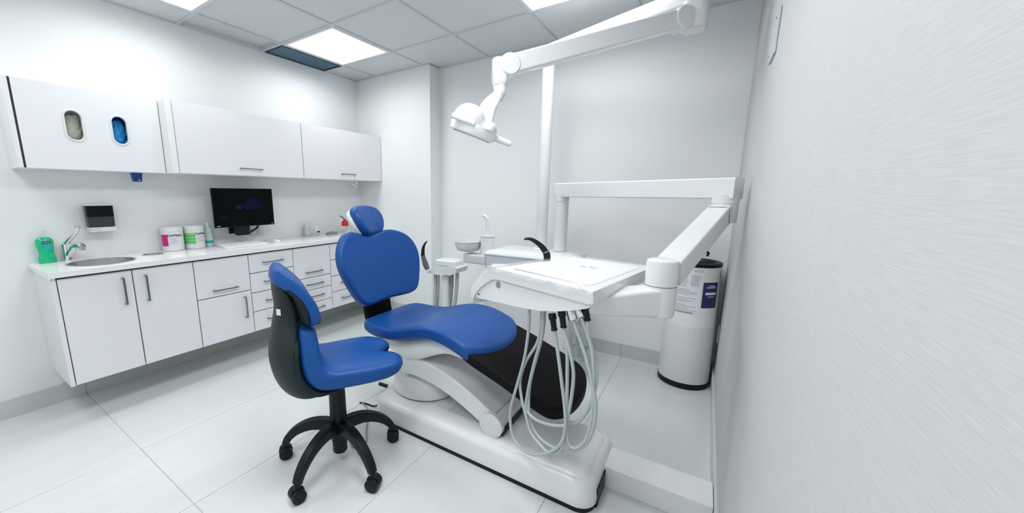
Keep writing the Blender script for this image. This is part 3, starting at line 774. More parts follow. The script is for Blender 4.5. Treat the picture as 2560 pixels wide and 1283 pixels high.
# ================================================================ dentist's stool
def stool():
    HX, HY, A = 1.85, -1.87, math.radians(63)
    ca, sa = math.cos(A), math.sin(A)
    L = lambda s, y, z: (HX+s*ca-y*sa, HY+s*sa+y*ca, z)           # s forward, y to the sitter's left
    t = thing('operator_stool', (HX, HY, 0), 'blue saddle-seat stool with curved backrest on black five-star castor base', 'stool')
    # five-star base
    for k in range(5):
        a = math.radians(211+72*k-2*k)
        if k == 3: a = math.radians(66)
        if k == 4: a = math.radians(139)
        dx, dy = math.cos(a), math.sin(a)
        rz = [(.028, .182), (.07, .19), (.12, .188), (.17, .172), (.215, .145), (.25, .11), (.268, .078)]
        P = catmull([(HX+dx*r, HY+dy*r, z) for r, z in rz], 4); n = len(P)
        pr = [rrect(.024-.006*i/n, .030-.015*i/n, .008, 3) for i in range(n)]
        leg = obj('leg', sweep(P, pr), M_BLACK, t)
        cxp, cyp = HX+dx*.272, HY+dy*.272; b = a+random.choice((.5, 1.0, -.4))+PI/2
        wx, wy = math.cos(b), math.sin(b)
        cas = obj('castor', lathe([(.011, .045), (.016, .05), (.016, .062), (.010, .082)], (cxp, cyp, 0), seg=16), M_BLACK, leg)
        for s in (-1, 1):
            obj('wheel', lathe([(.006, -.0125), (.024, -.0125), (.0300, -.008), (.0300, .008), (.024, .0125), (.006, .0125)], (cxp+wx*.019*s, cyp+wy*.019*s, .0303), (wx, wy, 0), 24), M_BLACK, leg)
        obj('castor_hood', lathe([(.0005, -.009), (.029, -.009), (.032, 0), (.029, .009), (.0005, .009)], (cxp, cyp, .036), (wx, wy, 0), 20), M_BLACK, leg)
    obj('hub', lathe([(.030, .050), (.034, .056), (.034, .10), (.040, .13), (.042, .20), (.034, .212)], (HX, HY, 0), seg=28), M_BLACK, t)
    obj('gas_column', lathe([(.030, .206), (.0365, .21), (.0385, .215), (.0375, .33), (.0365, .37), (.038, .372), (.038, .41), (.045, .445)], (HX, HY, 0), seg=28), M_BLACK, t)
    obj('seat_plate', box(-.12, .12, -.10, .10, .440, .458, .006, 2), M_BLACK, t, T(HX, HY, 0) @ RZ(A))
    # seat cushion: L-shaped, rolls up behind, heart-shaped notch at the front
    st = [((-.150, .728), (-.104, .724), .10), ((-.158, .716), (-.088, .712), .132), ((-.163, .655), (-.080, .660), .150), ((-.165, .585), (-.074, .600), .166),
          ((-.150, .510), (-.056, .560), .180), ((-.100, .462), (-.022, .548), .190), ((0, .452), (.04, .545), .198), ((.10, .450), (.115, .543), .203), ((.18, .452), (.185, .541), .206), ((.240, .456), (.242, .536), .203), ((.280, .470), (.280, .522), .185), ((.296, .490), (.295, .505), .145)]
    def seatmap(s, y, z):
        f = max(0., min(1., (s-.02)/.22)); f = f*f*(3-2*f)
        k = math.exp(-(y/.045)**2)
        s2 = s-.085*f*k - .05*f*(abs(y)/.2)**3
        return L(s2, y, z-.010*f*k)
    obj('seat', slab(dense(st, 4), seatmap, .46, 64), M_BLUE2, t, sharp=60)
    # upper back cushion
    st = [((-.243, .940), (-.238, .968), .07), ((-.240, .925), (-.214, .984), .105), ((-.222, .905), (-.178, .955), .128), ((-.185, .872), (-.132, .900), .142), ((-.155, .825), (-.098, .840), .150), ((-.140, .780), (-.082, .785), .152), ((-.136, .752), (-.082, .750), .145), ((-.130, .738), (-.096, .737), .12)]
    def wrap(s, y, z): return L(s+.9*y*y, y, z)
    obj('back_cushion', slab(dense(st, 4), wrap, .46, 52), M_BLUE2, t, sharp=60)
    # moulded shell behind both cushions
    st = [((-.236, .930), (-.205, .905), .095), ((-.238, .88), (-.178, .868), .098), ((-.234, .81), (-.152, .81), .092), ((-.246, .74), (-.150, .74), .108), ((-.264, .66), (-.166, .66), .142), ((-.270, .58), (-.168, .58), .160),
          ((-.256, .50), (-.155, .51), .165), ((-.222, .44), (-.110, .462), .158), ((-.165, .412), (-.06, .450), .135), ((-.10, .415), (-.02, .448), .11), ((-.03, .432), (.0, .447), .08)]
    obj('back_shell', slab(dense(st, 4), lambda s, y, z: L(s+1.3*y*y, y, z), .75, 44), M_SHELL, t, sharp=60)
    # darker trim band between shell and cushions (near and far side)
    st = [((-.208, .90), (-.180, .885), .135), ((-.175, .85), (-.145, .85), .146), ((-.158, .79), (-.130, .79), .150), ((-.150, .752), (-.128, .752), .146)]
    obj('back_trim', slab(dense(st, 4), wrap, .6, 40), M_SHELLIN, t, sharp=60)
    st = [((-.175, .71), (-.150, .705), .10), ((-.190, .65), (-.155, .65), .152), ((-.195, .58), (-.158, .58), .170), ((-.178, .505), (-.140, .515), .182), ((-.125, .445), (-.09, .47), .185), ((-.04, .437), (-.02, .46), .17)]
    obj('seat_trim', slab(dense(st, 4), L, .6, 40), M_SHELLIN, t, sharp=60)
    p = L(-.2465, -.02, .80)
    obj('tag', box(-.0012, .0012, -.010, .010, -.013, .013), M_PAPER, t, T(*L(-.2215, -.0740, .800)) @ RZ(A+PI/4))
stool()

# ================================================================ dental chair
YC = -1.30
def chair():
    t = thing('dental_chair', (2.35, YC-.03, 0), 'blue and black dental chair on a glossy white floor base', 'dental chair')
    # floor base
    def foot(x0, x1, y0, y1, r0, r1, z):
        """rounded footprint, r0 left corner radius, r1 right"""
        o = []
        for cx_, cy_, r, a0 in ((x1-r1, y1-r1, r1, 0), (x0+r0, y1-r0, r0, PI/2), (x0+r0, y0+r0, r0, PI), (x1-r1, y0+r1, r1, 1.5*PI)):
            for k in range(9): a = a0+PI/2*k/8; o.append((cx_+r*math.cos(a), cy_+r*math.sin(a), z))
        return o
    def inset(z, d): return foot(1.718+d, 2.952-d, -1.548+d, -1.105-d, .085, .075, z)
    obj('base_skirt', rings(BM(), [foot(1.738, 2.945, -1.540, -1.115, .08, .07, .0003), foot(1.738, 2.945, -1.540, -1.115, .08, .07, .034)]), M_BLACK, t)
    base = obj('base_cover', rings(BM(), [inset(.024, .010), inset(.026, .002), inset(.05, 0), inset(.105, .006), inset(.122, .012), inset(.134, .026), inset(.140, .05), inset(.143, .09)]), M_WP2, t, sharp=50)
    # raised right section around the pivot
    def ins2(z, d): return foot(2.47+d, 2.925-d, -1.522+d, -1.130-d, .04, .06, z)
    obj('pivot_cover', rings(BM(), [ins2(.120, 0), ins2(.138, .010), ins2(.147, .03), ins2(.150, .07)]), M_WP2, t, sharp=50)
    # rounded hub at the left of the base
    def ell(z, k, dx=0): return [(1.915+dx+.185*k*math.cos(a), YC+.158*k*math.sin(a), z) for a in [2*PI*q/40 for q in range(40)]]
    obj('hub_seam', rings(BM(), [ell(.135, 1.0), ell(.153, 1.0)]), M_SEAM, t)
    obj('hub_cover', rings(BM(), [ell(.150, 1.035), ell(.158, 1.05), ell(.19, 1.04), ell(.23, .98), ell(.258, .88), ell(.272, .70), ell(.276, .4)]), M_WP2, t, sharp=60)
    # lift arm: curved parallelogram, wide in y
    near = [(1.87, .340), (1.96, .354), (2.09, .342), (2.22, .308), (2.34, .256), (2.445, .200)]
    C_ = catmull([(x, YC, z) for x, z in near], 4); n = len(C_)
    pr = [rrect(.168, .056-.008*i/n, .012, 3) for i in range(n)]
    arm = obj('lift_arm', sweep(C_, pr), M_WP2, t, sharp=50)
    for s in (-1, 1):
        obj('pivot_disc', lathe([(.0005, -.016), (.054, -.016), (.060, -.012), (.060, .014), (.054, .018), (.0005, .019)], (2.462, YC+s*.172, .195), (0, s, 0), 36), M_WP, arm)
    obj('pivot_axle', lathe([(.046, -.165), (.046, .165)], (2.464, YC, .190), (0, 1, 0), 28), M_WP2, arm)
    # slim flap between arm and base
    obj('cover_flap', box(2.18, 2.44, YC-.14, YC+.14, .140, .152, .004, 2), M_GP, t)
    obj('arm_gap', box(2.508, 2.516, YC-.165, YC+.165, .150, .176), M_SEAM, t)
    obj('base_end_panel', box(2.90, 2.9545, -1.475, -1.20, .002, .085, .006, 2), M_BLACK, t)
    # seat under-shell
    st = [(1.64, .500, .475, .12), (1.74, .503, .440, .165), (1.85, .505, .395, .185), (1.93, .512, .375, .19), (2.02, .540, .395, .195), (2.12, .565, .445, .20), (2.22, .555, .485, .20), (2.32, .525, .485, .20), (2.38, .505, .488, .19)]
    rs = []
    for p in catmull([(a, b, c) for a, b, c, d in st], 4): pass
    S1 = catmull([(a, b, c) for a, b, c, d in st], 4); S2 = catmull([(d, 0, 0) for a, b, c, d in st], 4)
    for p, w in zip(S1, S2):
        rs.append([(p.x, YC+w.x*sgn(math.cos(a), .5), (p.y+p.z)/2+(p.y-p.z)/2*sgn(math.sin(a), .5)) for a in [2*PI*k/36 for k in range(36)]])
    obj('seat_shell', rings(BM(), rs), M_WP2, t, sharp=60)
    # cushions follow one wavy centre line
    zl = catmull([(1.50, .525, 0), (1.60, .530, 0), (1.68, .538, 0), (1.78, .533, 0), (1.90, .542, 0), (2.00, .572, 0), (2.12, .600, 0), (2.24, .592, 0), (2.37, .548, 0), (2.55, .474, 0), (2.78, .382, 0), (2.95, .31, 0)], 8)
    def zmid(x):
        for a, b in zip(zl[:-1], zl[1:]):
            if a.x <= x <= b.x: return a.y+(b.y-a.y)*(x-a.x)/(b.x-a.x)
        return zl[-1].y
    def sym(half): return half+[(x, -y) for x, y in reversed(half) if abs(y) > 1e-6]
    def seatmap(u, v, w):
        e = min(1, abs(v)/.25); dish = .014*(1-e*e)*(1 if w > .03 else 0)*max(0., min(1., (2.30-u)/.12))
        return (u, YC+v, zmid(u)-.034+w-dish)
    half = [(1.602, 0), (1.608, .10), (1.626, .175), (1.672, .222), (1.76, .243), (1.90, .248), (2.10, .250), (2.22, .252), (2.32, .253), (2.366, .250), (2.400, .215), (2.434, .145), (2.452, .07), (2.457, 0)]
    o = [(p.x, p.y) for p in catmull([(a, b, 0) for a, b in sym(half)], 4, True)]
    obj('seat_cushion', pad(o, .068, .022, seatmap, nring=9), M_BLUE, t, sharp=70)
    half = [(2.30, 0), (2.30, .12), (2.305, .22), (2.36, .245), (2.50, .248), (2.64, .248), (2.730, .243), (2.775, .215), (2.805, .15), (2.820, .07), (2.823, 0)]
    o = [(p.x, p.y) for p in catmull([(a, b, 0) for a, b in sym(half)], 4, True)]
    obj('footrest', pad(o, .060, .018, lambda u, v, w: (u, YC+v, zmid(u)-.036+w-.010*max(0., min(1., (2.52-u)/.12))), nring=9), M_BLACKV, t, sharp=70)
    # backrest
    BY = -1.29
    def bx(z, y): return 1.655-.27*(z-.65)+.28*(y*y)
    def backmap(u, v, w): return (bx(v, u)-.060+w+.27*0, BY+u, v+.27*(w-.06))
    far_ = [(0, .645), (.10, .640), (.195, .640), (.255, .665), (.297, .75), (.324, .85), (.318, .925), (.285, .985), (.225, 1.028), (.15, 1.050), (.08, 1.052)]
    near_ = [(0, 1.040), (-.07, 1.036), (-.13, 1.046), (-.19, 1.062), (-.25, 1.046), (-.300, .99), (-.325, .92), (-.318, .85), (-.278, .75), (-.232, .672), (-.180, .643), (-.10, .640)]
    full = far_+near_
    o = [(p.x, p.y) for p in catmull([(a, b, 0) for a, b in full], 4, True)]
    obj('backrest', pad(o, .062, .024, backmap, nring=8), M_BLUE, t, sharp=70)
    inn = [(a*.9, .84+(b-.84)*.9) for a, b in o]
    obj('backrest_shell', pad(inn, .03, .012, lambda u, v, w: (bx(v, u)-.082+w, BY+u, v+.27*(w-.08)), nring=4), M_WP2, t, sharp=70)
    # black spine between seat and backrest
    P = catmull([(1.76, YC, .440), (1.64, YC, .440), (1.570, YC, .500), (1.545, YC, .60), (1.562, YC, .69), (1.572, YC, .76)], 5)
    obj('back_hinge', sweep(P, rrect(.115, .022, .012, 3), up=(0, 1, 0.001)) if False else sweep(P, [(b, a) for a, b in rrect(.022, .115, .012, 3)][::1] and rrect(.105, .020, .012, 3), up=(-1, 0, .2)), M_BLACKV, t, sharp=50)
    # headrest on a white bracket
    hc = Vector((1.500, -1.315, 1.112)); tilt = math.radians(30); yw = math.radians(16)
    ex = Vector((math.cos(tilt)*math.cos(yw), math.cos(tilt)*math.sin(yw), math.sin(tilt))); ey = Vector((-math.sin(yw), math.cos(yw), 0)); ez = ex.cross(ey)
    half = [(0, -.095), (.06, -.094), (.105, -.075), (.135, -.02), (.138, .035), (.115, .075), (.06, .098), (0, .103)]
    full = half+[(-a, b) for a, b in reversed(half) if a > 1e-6]
    o = [(p.x, p.y) for p in catmull([(a, b, 0) for a, b in full], 4, True)]
    def headmap(u, v, w): return hc+ey*u+ez*v+ex*(w-.03-.9*v*v*(1 if v > 0 else 1.0)+1.0*u*u)
    obj('headrest', pad(o, .06, .028, headmap, crown=.008, nring=6), M_BLUE, t, sharp=70)
    inn = [(a*.97, b*.97) for a, b in o]
    obj('headrest_shell', pad(inn, .030, .012, lambda u, v, w: headmap(u, v, w-.022), nring=4), M_WP, t, sharp=70)
    obj('headrest_stem', sweep([(1.545, -1.30, .93), (1.515, -1.30, 1.00), (1.472, -1.30, 1.09)], rrect(.035, .007, .004, 3), up=(1, 0, .3)), M_CHROME, t)
    # foot lever and its stem
    obj('foot_lever', tube([(1.540, -1.300, .046), (1.605, -1.293, .044)], .012, 12, 0), M_BLACK, t)
    obj('lever_stem', tube([(1.60, -1.293, .044), (1.68, -1.30, .045), (1.76, -1.31, .06)], .006, 8), M_WP, t)
chair()
t = thing('floor_cable', (1.65, -1.47, 0), 'thin black cable on the floor leading into the chair base behind the stool', 'cable')
obj('cable', tube([(1.550, -1.480, .005), (1.60, -1.468, .006), (1.66, -1.46, .008), (1.7195, -1.44, .045)], .0045, 8), M_BLACK, t)
obj('cable', tube([(1.570, -1.478, .005), (1.64, -1.50, .005), (1.72, -1.575, .005), (1.80, -1.66, .005), (1.86, -1.72, .005), (1.84, -1.78, .005), (1.80, -1.77, .005)], .004, 8), mat('pale_cable', (.35, .37, .37), .5, noise=.05), t)

# ================================================================ spittoon unit (side cabinet of the chair)
UYF, UYB, UXL, UXR = -.52, -.14, 1.868, 2.515
def unit():
    t = thing('spittoon_unit', ((UXL+UXR)/2, (UYF+UYB)/2, 0), 'white dental side cabinet with spittoon bowl behind the chair', 'dental unit')
    def sec(z, d, r=.03):
        o = []
        for cx_, cy_, a0 in ((UXR-d-r, UYB-d-r, 0), (UXL+d+r, UYB-d-r, PI/2), (UXL+d+r, UYF+d+r, PI), (UXR-d-r, UYF+d+r, 1.5*PI)):
            for k in range(7): a = a0+PI/2*k/6; o.append((cx_+r*math.cos(a), cy_+r*math.sin(a), z))
        return o
    obj('body', rings(BM(), [sec(.0003, .05), sec(.06, .045), sec(.08, .012), sec(.10, .006), sec(.655, .0)]), M_WP, t, sharp=50)
    obj('body_seam', rings(BM(), [sec(.654, .004), sec(.662, .004)]), M_SEAM, t)
    obj('upper_body', rings(BM(), [sec(.661, .0), sec(.826, .0)]), M_GP, t, sharp=50)  # greyer than the body: shade of the front face put into the colour
    obj('lid', rings(BM(), [sec(.8262, .001), sec(.834, -.006), sec(.846, -.004), sec(.862, .018), sec(.872, .06), sec(.8765, .11)]), M_WP, t, sharp=60)
    o = rrect(.19, .055, .02, 4)
    obj('front_panel', prism([(a, b) for a, b in o], lambda u, v, d: (2.24+u, UYF+d, .745+v), -.004, .01, .001), M_GP, t)  # grey here is painted shade on the white front
    # bowl bracket, bowl, filler column and spout
    obj('bowl_bracket', box(1.69, 1.88, -.53, -.41, .752, .822, .012, 3), M_GP, t)
    bowl = obj('spittoon_bowl', lathe([(.04, .834), (.085, .846), (.100, .876), (.104, .908), (.106, .914), (.102, .918), (.096, .908), (.090, .880), (.068, .856), (.012, .846)], (1.70, -.47, 0), seg=40, cap=True), M_GP, t, sharp=50)
    obj('bowl_rim', lathe([(.104, .910), (.109, .912), (.109, .920), (.100, .921), (.099, .912)], (1.70, -.47, 0), seg=40, cap=False), M_WP, bowl)
    obj('bowl_drain', lathe([(.0005, .847), (.018, .848), (.018, .851), (.0005, .853)], (1.70, -.47, 0)), M_SEAM, bowl)
    obj('filler_column', lathe([(.055, .79), (.055, .80), (.052, .94), (.05, .955), (.056, .958), (.056, .966), (.0005, .968)], (1.858, -.45, 0), seg=32), M_WP, t, sharp=50)
    obj('cup_spout', tube([(1.862, -.455, .965), (1.862, -.455, 1.06), (1.860, -.457, 1.085), (1.850, -.462, 1.103), (1.828, -.470, 1.118)], [.016, .016, .016, .014, .011], 14), M_WP, t)
    obj('pole_flange', lathe([(.058, .862), (.062, .872), (.062, .884), (.045, .894), (.0005, .895)], (2.236, -.33, 0), seg=32), M_WP, t)
    obj('pole_flange', lathe([(.056, .862), (.060, .870), (.058, .876), (.0005, .878)], (2.381, -.33, 0), seg=32), M_WP, t)
    # bottle hook
    obj('bottle_holder', box(2.50, 2.60, -.43, -.37, .462, .50, .008, 2), M_WP, t)
    return t
UNIT = unit()
t = thing('water_bottle', (2.572, -.40, .14), 'clear plastic water bottle hanging behind the grey hoses', 'bottle')
obj('bottle', lathe([(.02, .140), (.043, .142), (.047, .15), (.047, .21), (.044, .22), (.047, .23), (.047, .36), (.038, .40), (.018, .43), (.016, .46)], (2.572, -.40, 0), seg=28), M_CLEAR, t)
obj('water', lathe([(.001, .146), (.040, .148), (.043, .155), (.043, .235), (.0005, .236)], (2.572, -.40, 0), seg=24), mat('water', (.75, .83, .86), .05, trans=.8, ior=1.2, noise=.01), t)
obj('dip_tube', tube([(2.572, -.40, .46), (2.57, -.398, .3), (2.575, -.402, .16)], .004, 8), M_CLEAR, t)

def assistant(t):
    """assistant's instrument holder on its own post, swung out from the unit"""
    c = Vector((1.655, -.70, 0)); dz = .026
    obj('assistant_bracket', sweep([(1.90, -.49, .30), (1.80, -.58, .30), (1.70, -.67, .30), (c.x, c.y-.01, .30)], rrect(.022, .018, .008, 3)), M_WP, t)
    obj('assistant_post', sweep([(c.x, c.y, .285), (c.x, c.y, .675)], rrect(.027, .025, .010, 3), up=(0, 1, 0)), M_WP, t)
    prof = [(-.140, .664), (-.125, .676), (-.075, .713), (-.05, .722), (.122, .736), (.134, .728), (.122, .692), (.08, .676), (-.035, .662)]
    h = obj('instrument_holder', prism(prof, lambda u, v, d: (c.x+u, c.y+d, v+dz), -.06, .09, .005), M_WP, t, sharp=30)
    obj('keypad', box(c.x-.07, c.x+.105, c.y-.045, c.y+.075, .728+dz, .774+dz, .014, 3), M_WP, h)
    for k in range(4):
        p = Vector((c.x-.118-.004*k, c.y-.06, .684+dz+.007*k))
        obj('holder_tooth', tube([p, p+Vector((-.010, -.008, .006)), p+Vector((-.020, -.012, .010))], [.003, .0025, .002], 8, 3), M_WP, h)
    for k, (u, m, r) in enumerate(((-.108, M_HOSE, .015), (-.078, M_HOSE2, .006), (.045, M_HOSE2, .013), (.090, M_HOSE, .014))):
        ends = [(c.x+u, c.y+.01, .685+dz), (c.x+u*.97-.003, c.y+.012, .60), (c.x+u*.93-.012, c.y+.015, .50), (c.x+u*.75-.015, c.y+.03, .38), (1.78, -.60+.02*k, .27), (1.89, -.50+.02*k, .28+.01*k)]
        obj('suction_hose', tube(ends, r, 12), m, t)
assistant(UNIT)
t = thing('suction_tip', (1.525, -.745, .70), 'grey suction handpiece with curved black tip in the small instrument holder', 'handpiece')
P0 = Vector((1.545, -.786, .726))
obj('grip', tube([P0, P0+Vector((-.015, -.004, .04)), P0+Vector((-.034, -.008, .10))], [.018, .021, .016], 12), mat('charcoal_grip', (.11, .12, .13), .4, noise=.1), t)
obj('tip', tube([P0+Vector((-.034, -.008, .098)), P0+Vector((-.032, -.008, .145)), P0+Vector((-.020, -.006, .182)), P0+Vector((.002, -.004, .208))], [.015, .012, .008, .004], 12), M_BLACK, t)

# ================================================================ doctor's delivery table on its jointed arm
TA = Vector((2.528, -1.575, .98)); E1 = Vector((.9233, -.3841, 0)); TN = Vector((-.3841, -.9233, 0))
def TP(s, z, d):
    """tray coordinates: s along the front edge, z height, d depth from the front edge (0..1)"""
    k = s/.445
    dv = Vector((.167, .438, 0))*(1-k)+Vector((.098, .522, 0))*k
    return TA+E1*s+dv*d+Vector((0, 0, z-.98))
# hanging hoses: ((along, height) pairs, start and end offset from the table's front plane)
HOSES = [
   ([(0.149, 0.842), (0.151, 0.759), (0.135, 0.629), (0.094, 0.476), (0.069, 0.368), (0.083, 0.279), (0.134, 0.243), (0.217, 0.258), (0.302, 0.327), (0.348, 0.394), (0.362, 0.465), (0.356, 0.538), (0.337, 0.629), (0.314, 0.732), (0.289, 0.831)], -0.035, -0.012),
   ([(0.198, 0.848), (0.198, 0.771), (0.184, 0.704), (0.134, 0.615), (0.107, 0.524), (0.121, 0.45), (0.148, 0.395), (0.183, 0.334), (0.233, 0.313), (0.282, 0.308), (0.332, 0.344), (0.354, 0.406), (0.358, 0.512), (0.354, 0.659), (0.347, 0.753), (0.324, 0.851)], -0.05, -0.018),
   ([(0.205, 0.848), (0.2, 0.743), (0.154, 0.552), (0.147, 0.447), (0.165, 0.364), (0.216, 0.325), (0.279, 0.324), (0.331, 0.34), (0.389, 0.379), (0.431, 0.427), (0.458, 0.502), (0.463, 0.587), (0.449, 0.65), (0.418, 0.739), (0.351, 0.869)], -0.06, -0.03),
   ([(0.211, 0.852), (0.209, 0.749), (0.175, 0.619), (0.149, 0.496), (0.143, 0.413), (0.186, 0.392), (0.241, 0.4), (0.31, 0.428), (0.367, 0.467), (0.408, 0.515), (0.434, 0.577), (0.446, 0.635), (0.449, 0.692), (0.436, 0.742), (0.413, 0.801), (0.393, 0.89)], -0.045, -0.05),
   ([(0.321, 0.843), (0.347, 0.776), (0.369, 0.713), (0.378, 0.659), (0.373, 0.578), (0.361, 0.486), (0.364, 0.42), (0.379, 0.393), (0.4, 0.398), (0.433, 0.445), (0.45, 0.527), (0.448, 0.648), (0.434, 0.757), (0.409, 0.815), (0.371, 0.883)], -0.02, -0.045),
]
def delivery():
    t = thing('delivery_table', (2.381, -.33, .878), 'white dental delivery tray on a jointed arm with a bundle of grey hoses', 'delivery tray')
    obj('arm_post', lathe([(.0445, .879), (.0445, 1.215), (.042, 1.22)], (2.372, -.33, 0), seg=32), M_WP, t)
    EL = Vector((3.268, -.79, 0)); P0 = Vector((2.372, -.33, 0))
    dr = (EL-P0).normalized()
    n = 9; path = [P0-dr*.045+(EL+dr*.05-P0+dr*.045)*i/(n-1)+Vector((0, 0, 1.298)) for i in range(n)]
    obj('upper_arm', sweep(path, rrect(.042, .047, .007, 3)), M_WP, t, sharp=50)
    obj('arm_cap', lathe([(.045, 1.222), (.0465, 1.225), (.0465, 1.27)], (2.372, -.33, 0), seg=32), M_WP, t)
    el = obj('elbow', lathe([(.050, 1.145), (.054, 1.152), (.054, 1.222), (.051, 1.226), (.051, 1.228), (.054, 1.232), (.053, 1.27)], EL, seg=32), M_WP, t)
    # spring arm down to the swivel block
    BL = Vector((3.100, -1.482, 0)); p0 = EL+Vector((-.012, -.03, 1.185)); p1 = BL+Vector((.012, .03, 1.005))
    path = [p0+(p1-p0)*i/10 for i in range(11)]
    obj('spring_arm', sweep(path, rrect(.043, .043, .007, 3)), M_WP, t, sharp=50)
    bq = sweep([p0+(p1-p0)*.055, p0+(p1-p0)*.064], rrect(.0436, .0436, .012, 3)); obj('joint_line', bq, M_SEAM, t)
    blk = obj('swivel_block', lathe([(.0485, .968), (.0495, .972), (.0495, 1.045), (.047, 1.053), (.038, 1.057), (.0005, 1.058)], BL, seg=32), M_WP, t, sharp=40)
    obj('joint_line', lathe([(.0488, .9655), (.0488, .9678)], BL, seg=32), M_SEAM, blk)
    obj('lower_block', lathe([(.044, .858), (.0495, .866), (.0495, .9662)], BL, seg=32), M_WP, t)
    q = TP(.36, .90, .16)
    Q = Vector((q.x, q.y, 0)); pth = [BL+(Q-BL)*k+Vector((0, 0, z)) for k, z in ((0, .912), (.3, .910), (.6, .908), (1, .906))]
    obj('lower_arm', sweep(pth, [rrect(.045, .050, .012, 3), rrect(.047, .046, .012, 3), rrect(.055, .040, .012, 3), rrect(.065, .026, .012, 3)]), M_WP, t, sharp=50)
    # table body: profile seen from the front, extruded backwards
    nose = [(-.168, .820), (-.166, .840), (-.150, .868), (-.118, .902), (-.078, .931), (-.035, .956), (.0, .966)]
    prof = [(p.x, p.y) for p in catmull([(a, b, 0) for a, b in nose], 3)]+[(.445, .966), (.452, .955), (.450, .936), (.434, .920), (.390, .903), (.326, .882), (.237, .859), (.15, .847), (.06, .838), (-.06, .827), (-.12, .820)]
    body = obj('table_body', prism(prof, lambda u, v, d: TP(u, v, d), .0, 1.0, .004), M_WP2, t, sharp=30)
    # thicker rim along top and nose
    top = [(p.x, p.y) for p in catmull([(a-.004, b+.010, 0) for a, b in nose], 3)]
    rim = top+[(.455, .980), (.458, .945), (.44, .938)]+[(a+.010, b-.034) for a, b in [(.0, .966)]]+[(p.x+.012, p.y-.030) for p in reversed(catmull([(a, b, 0) for a, b in nose[:-1]], 3))]
    obj('rim', prism(rim, lambda u, v, d: TP(u, v, d), -.022, 1.02, .007), M_WP, t, sharp=30)
    o = rrect(.19, .19, .03, 4)
    obj('tray_mat', prism([(a, b) for a, b in o], lambda u, v, d: TP(.225+u, .9795+d, .5+v*2.2), 0, .003), M_WP2, t)
    f = TP(.005, .908, 0)+TN*.0
    obj('button', lathe([(.0005, 0), (.013, 0), (.013, .003), (.010, .004), (.0005, .0035)], f, TN, 24), M_GREY, t)
    obj('screw', lathe([(.0005, 0), (.004, 0), (.004, .002), (.0005, .0015)], TP(-.125, .838, 0), TN, 12), M_SEAM, t)  # small hole in the front face, its shade drawn as a dark disc
    q = [TP(.20, .983, .52), TP(.29, .983, .52), TP(.29, .983, .66), TP(.20, .983, .66)]
    obj('info_label', rings(BM(), [[a for a in q], [a+Vector((0, 0, .0006)) for a in q]]), M_PAPER, t)
    for a in (.0, .03):
        q = [TP(.21+a*1.3, .9838, .56+a), TP(.24+a*1.3, .9838, .56+a), TP(.24+a*1.3, .9838, .59+a), TP(.21+a*1.3, .9838, .59+a)]
        obj('print', rings(BM(), [q, [b+Vector((0, 0, .0004)) for b in q]]), M_GREY, t)
    # hoses: (s, z) in the hanging plane, offset in front of the table face
    def HP(s, z, off): return TA+E1*s+TN*off+Vector((0, 0, z-.98))
    CON = [(.29, .874, 'b'), (.335, .888, 'b'), (.372, .900, 'c'), (.402, .912, 'c'), (.424, .922, 'b')]
    hoses = HOSES
    for k, (pts, off0, off1) in enumerate(hoses):
        n = len(pts)
        h = obj('hose', tube([HP(s, z, off0+(off1-off0)*i/(n-1)) for i, (s, z) in enumerate(pts)], .0062, 10, 5), M_HOSE, t)
        s, z = pts[-1]; s1, z1 = pts[-2]
        p = HP(s, z, off1); p1 = HP(s1, z1, off1); ax = (p1-p).normalized()
        blackc = k in (0, 1, 3)
        if blackc:
            obj('connector', lathe([(.0005, -.030), (.013, -.030), (.0135, -.010), (.0105, -.008), (.0095, .022), (.011, .024), (.011, .030), (.0005, .031)], p, ax, 16), M_BLACK, h)
        else:
            obj('connector', lathe([(.0005, -.020), (.013, -.020), (.0145, .006), (.0145, .016), (.0005, .017)], p, ax, 18), M_CHROME, h)
delivery()

# clear film wrapped over the tray
def film():
    rnd = random.Random(3); bm = BM(); nu, nv = 110, 80; V = {}
    def wr(a, b):
        return .0016*math.sin(31*a+9*b+2*math.sin(17*b))+.0014*math.sin(57*b-13*a)+.0008*math.sin(91*a+70*b)
    for i in range(nu+1):
        for j in range(nv+1):
            d = -.085+1.085*j/nv; u0 = -.012-.072*max(0., min(1., (.30-d)/.2)); u = u0+(.46-u0)*i/nu
            fd = max(0., min(1., (u-.01)/.05)); z = .9845+max(0, wr(u*4, d*3))*fd+.0016
            if u < 0: z -= .028*(u/.045)**2*.55 if u > -.045 else .0154+(-.045-u)*.78
            dd = d; 
            if d < -.045:                           # hangs over the front edge
                ov = -.045-d; hang = .36*ov*(1+.12*math.sin(40*u)+.10*math.sin(95*u)); z -= hang*1.15+.004; dd = -.048-.006*math.sin(60*u)-.01*rnd.random()
            ce = min(abs(u-.44), abs(u+.03))
            for cu, cd, cr in ((-.02, -.02, .075), (.42, -.03, .055), (.30, -.05, .03)):
                q = math.hypot((u-cu), (d-cd)*.5)
                if q < cr: z += .012*rnd.uniform(-.3, 1)*(1-q/cr); dd += .030*rnd.uniform(-1, .3)*(1-q/cr)
            V[i, j] = bm.verts.new(TP(u, z, dd))
    for i in range(nu):
        for j in range(nv): bm.faces.new((V[i, j], V[i+1, j], V[i+1, j+1], V[i, j+1]))
    tag(obj('plastic_film', bm, M_FILM, None, sharp=180), 'crinkled clear plastic film spread over the white delivery tray', 'plastic film')
film()
t = thing('curved_handpiece', (2.66, -1.30, .985), 'curved black handpiece standing behind the film-covered tray', 'handpiece')
q = TP(-.030, .985, .60)
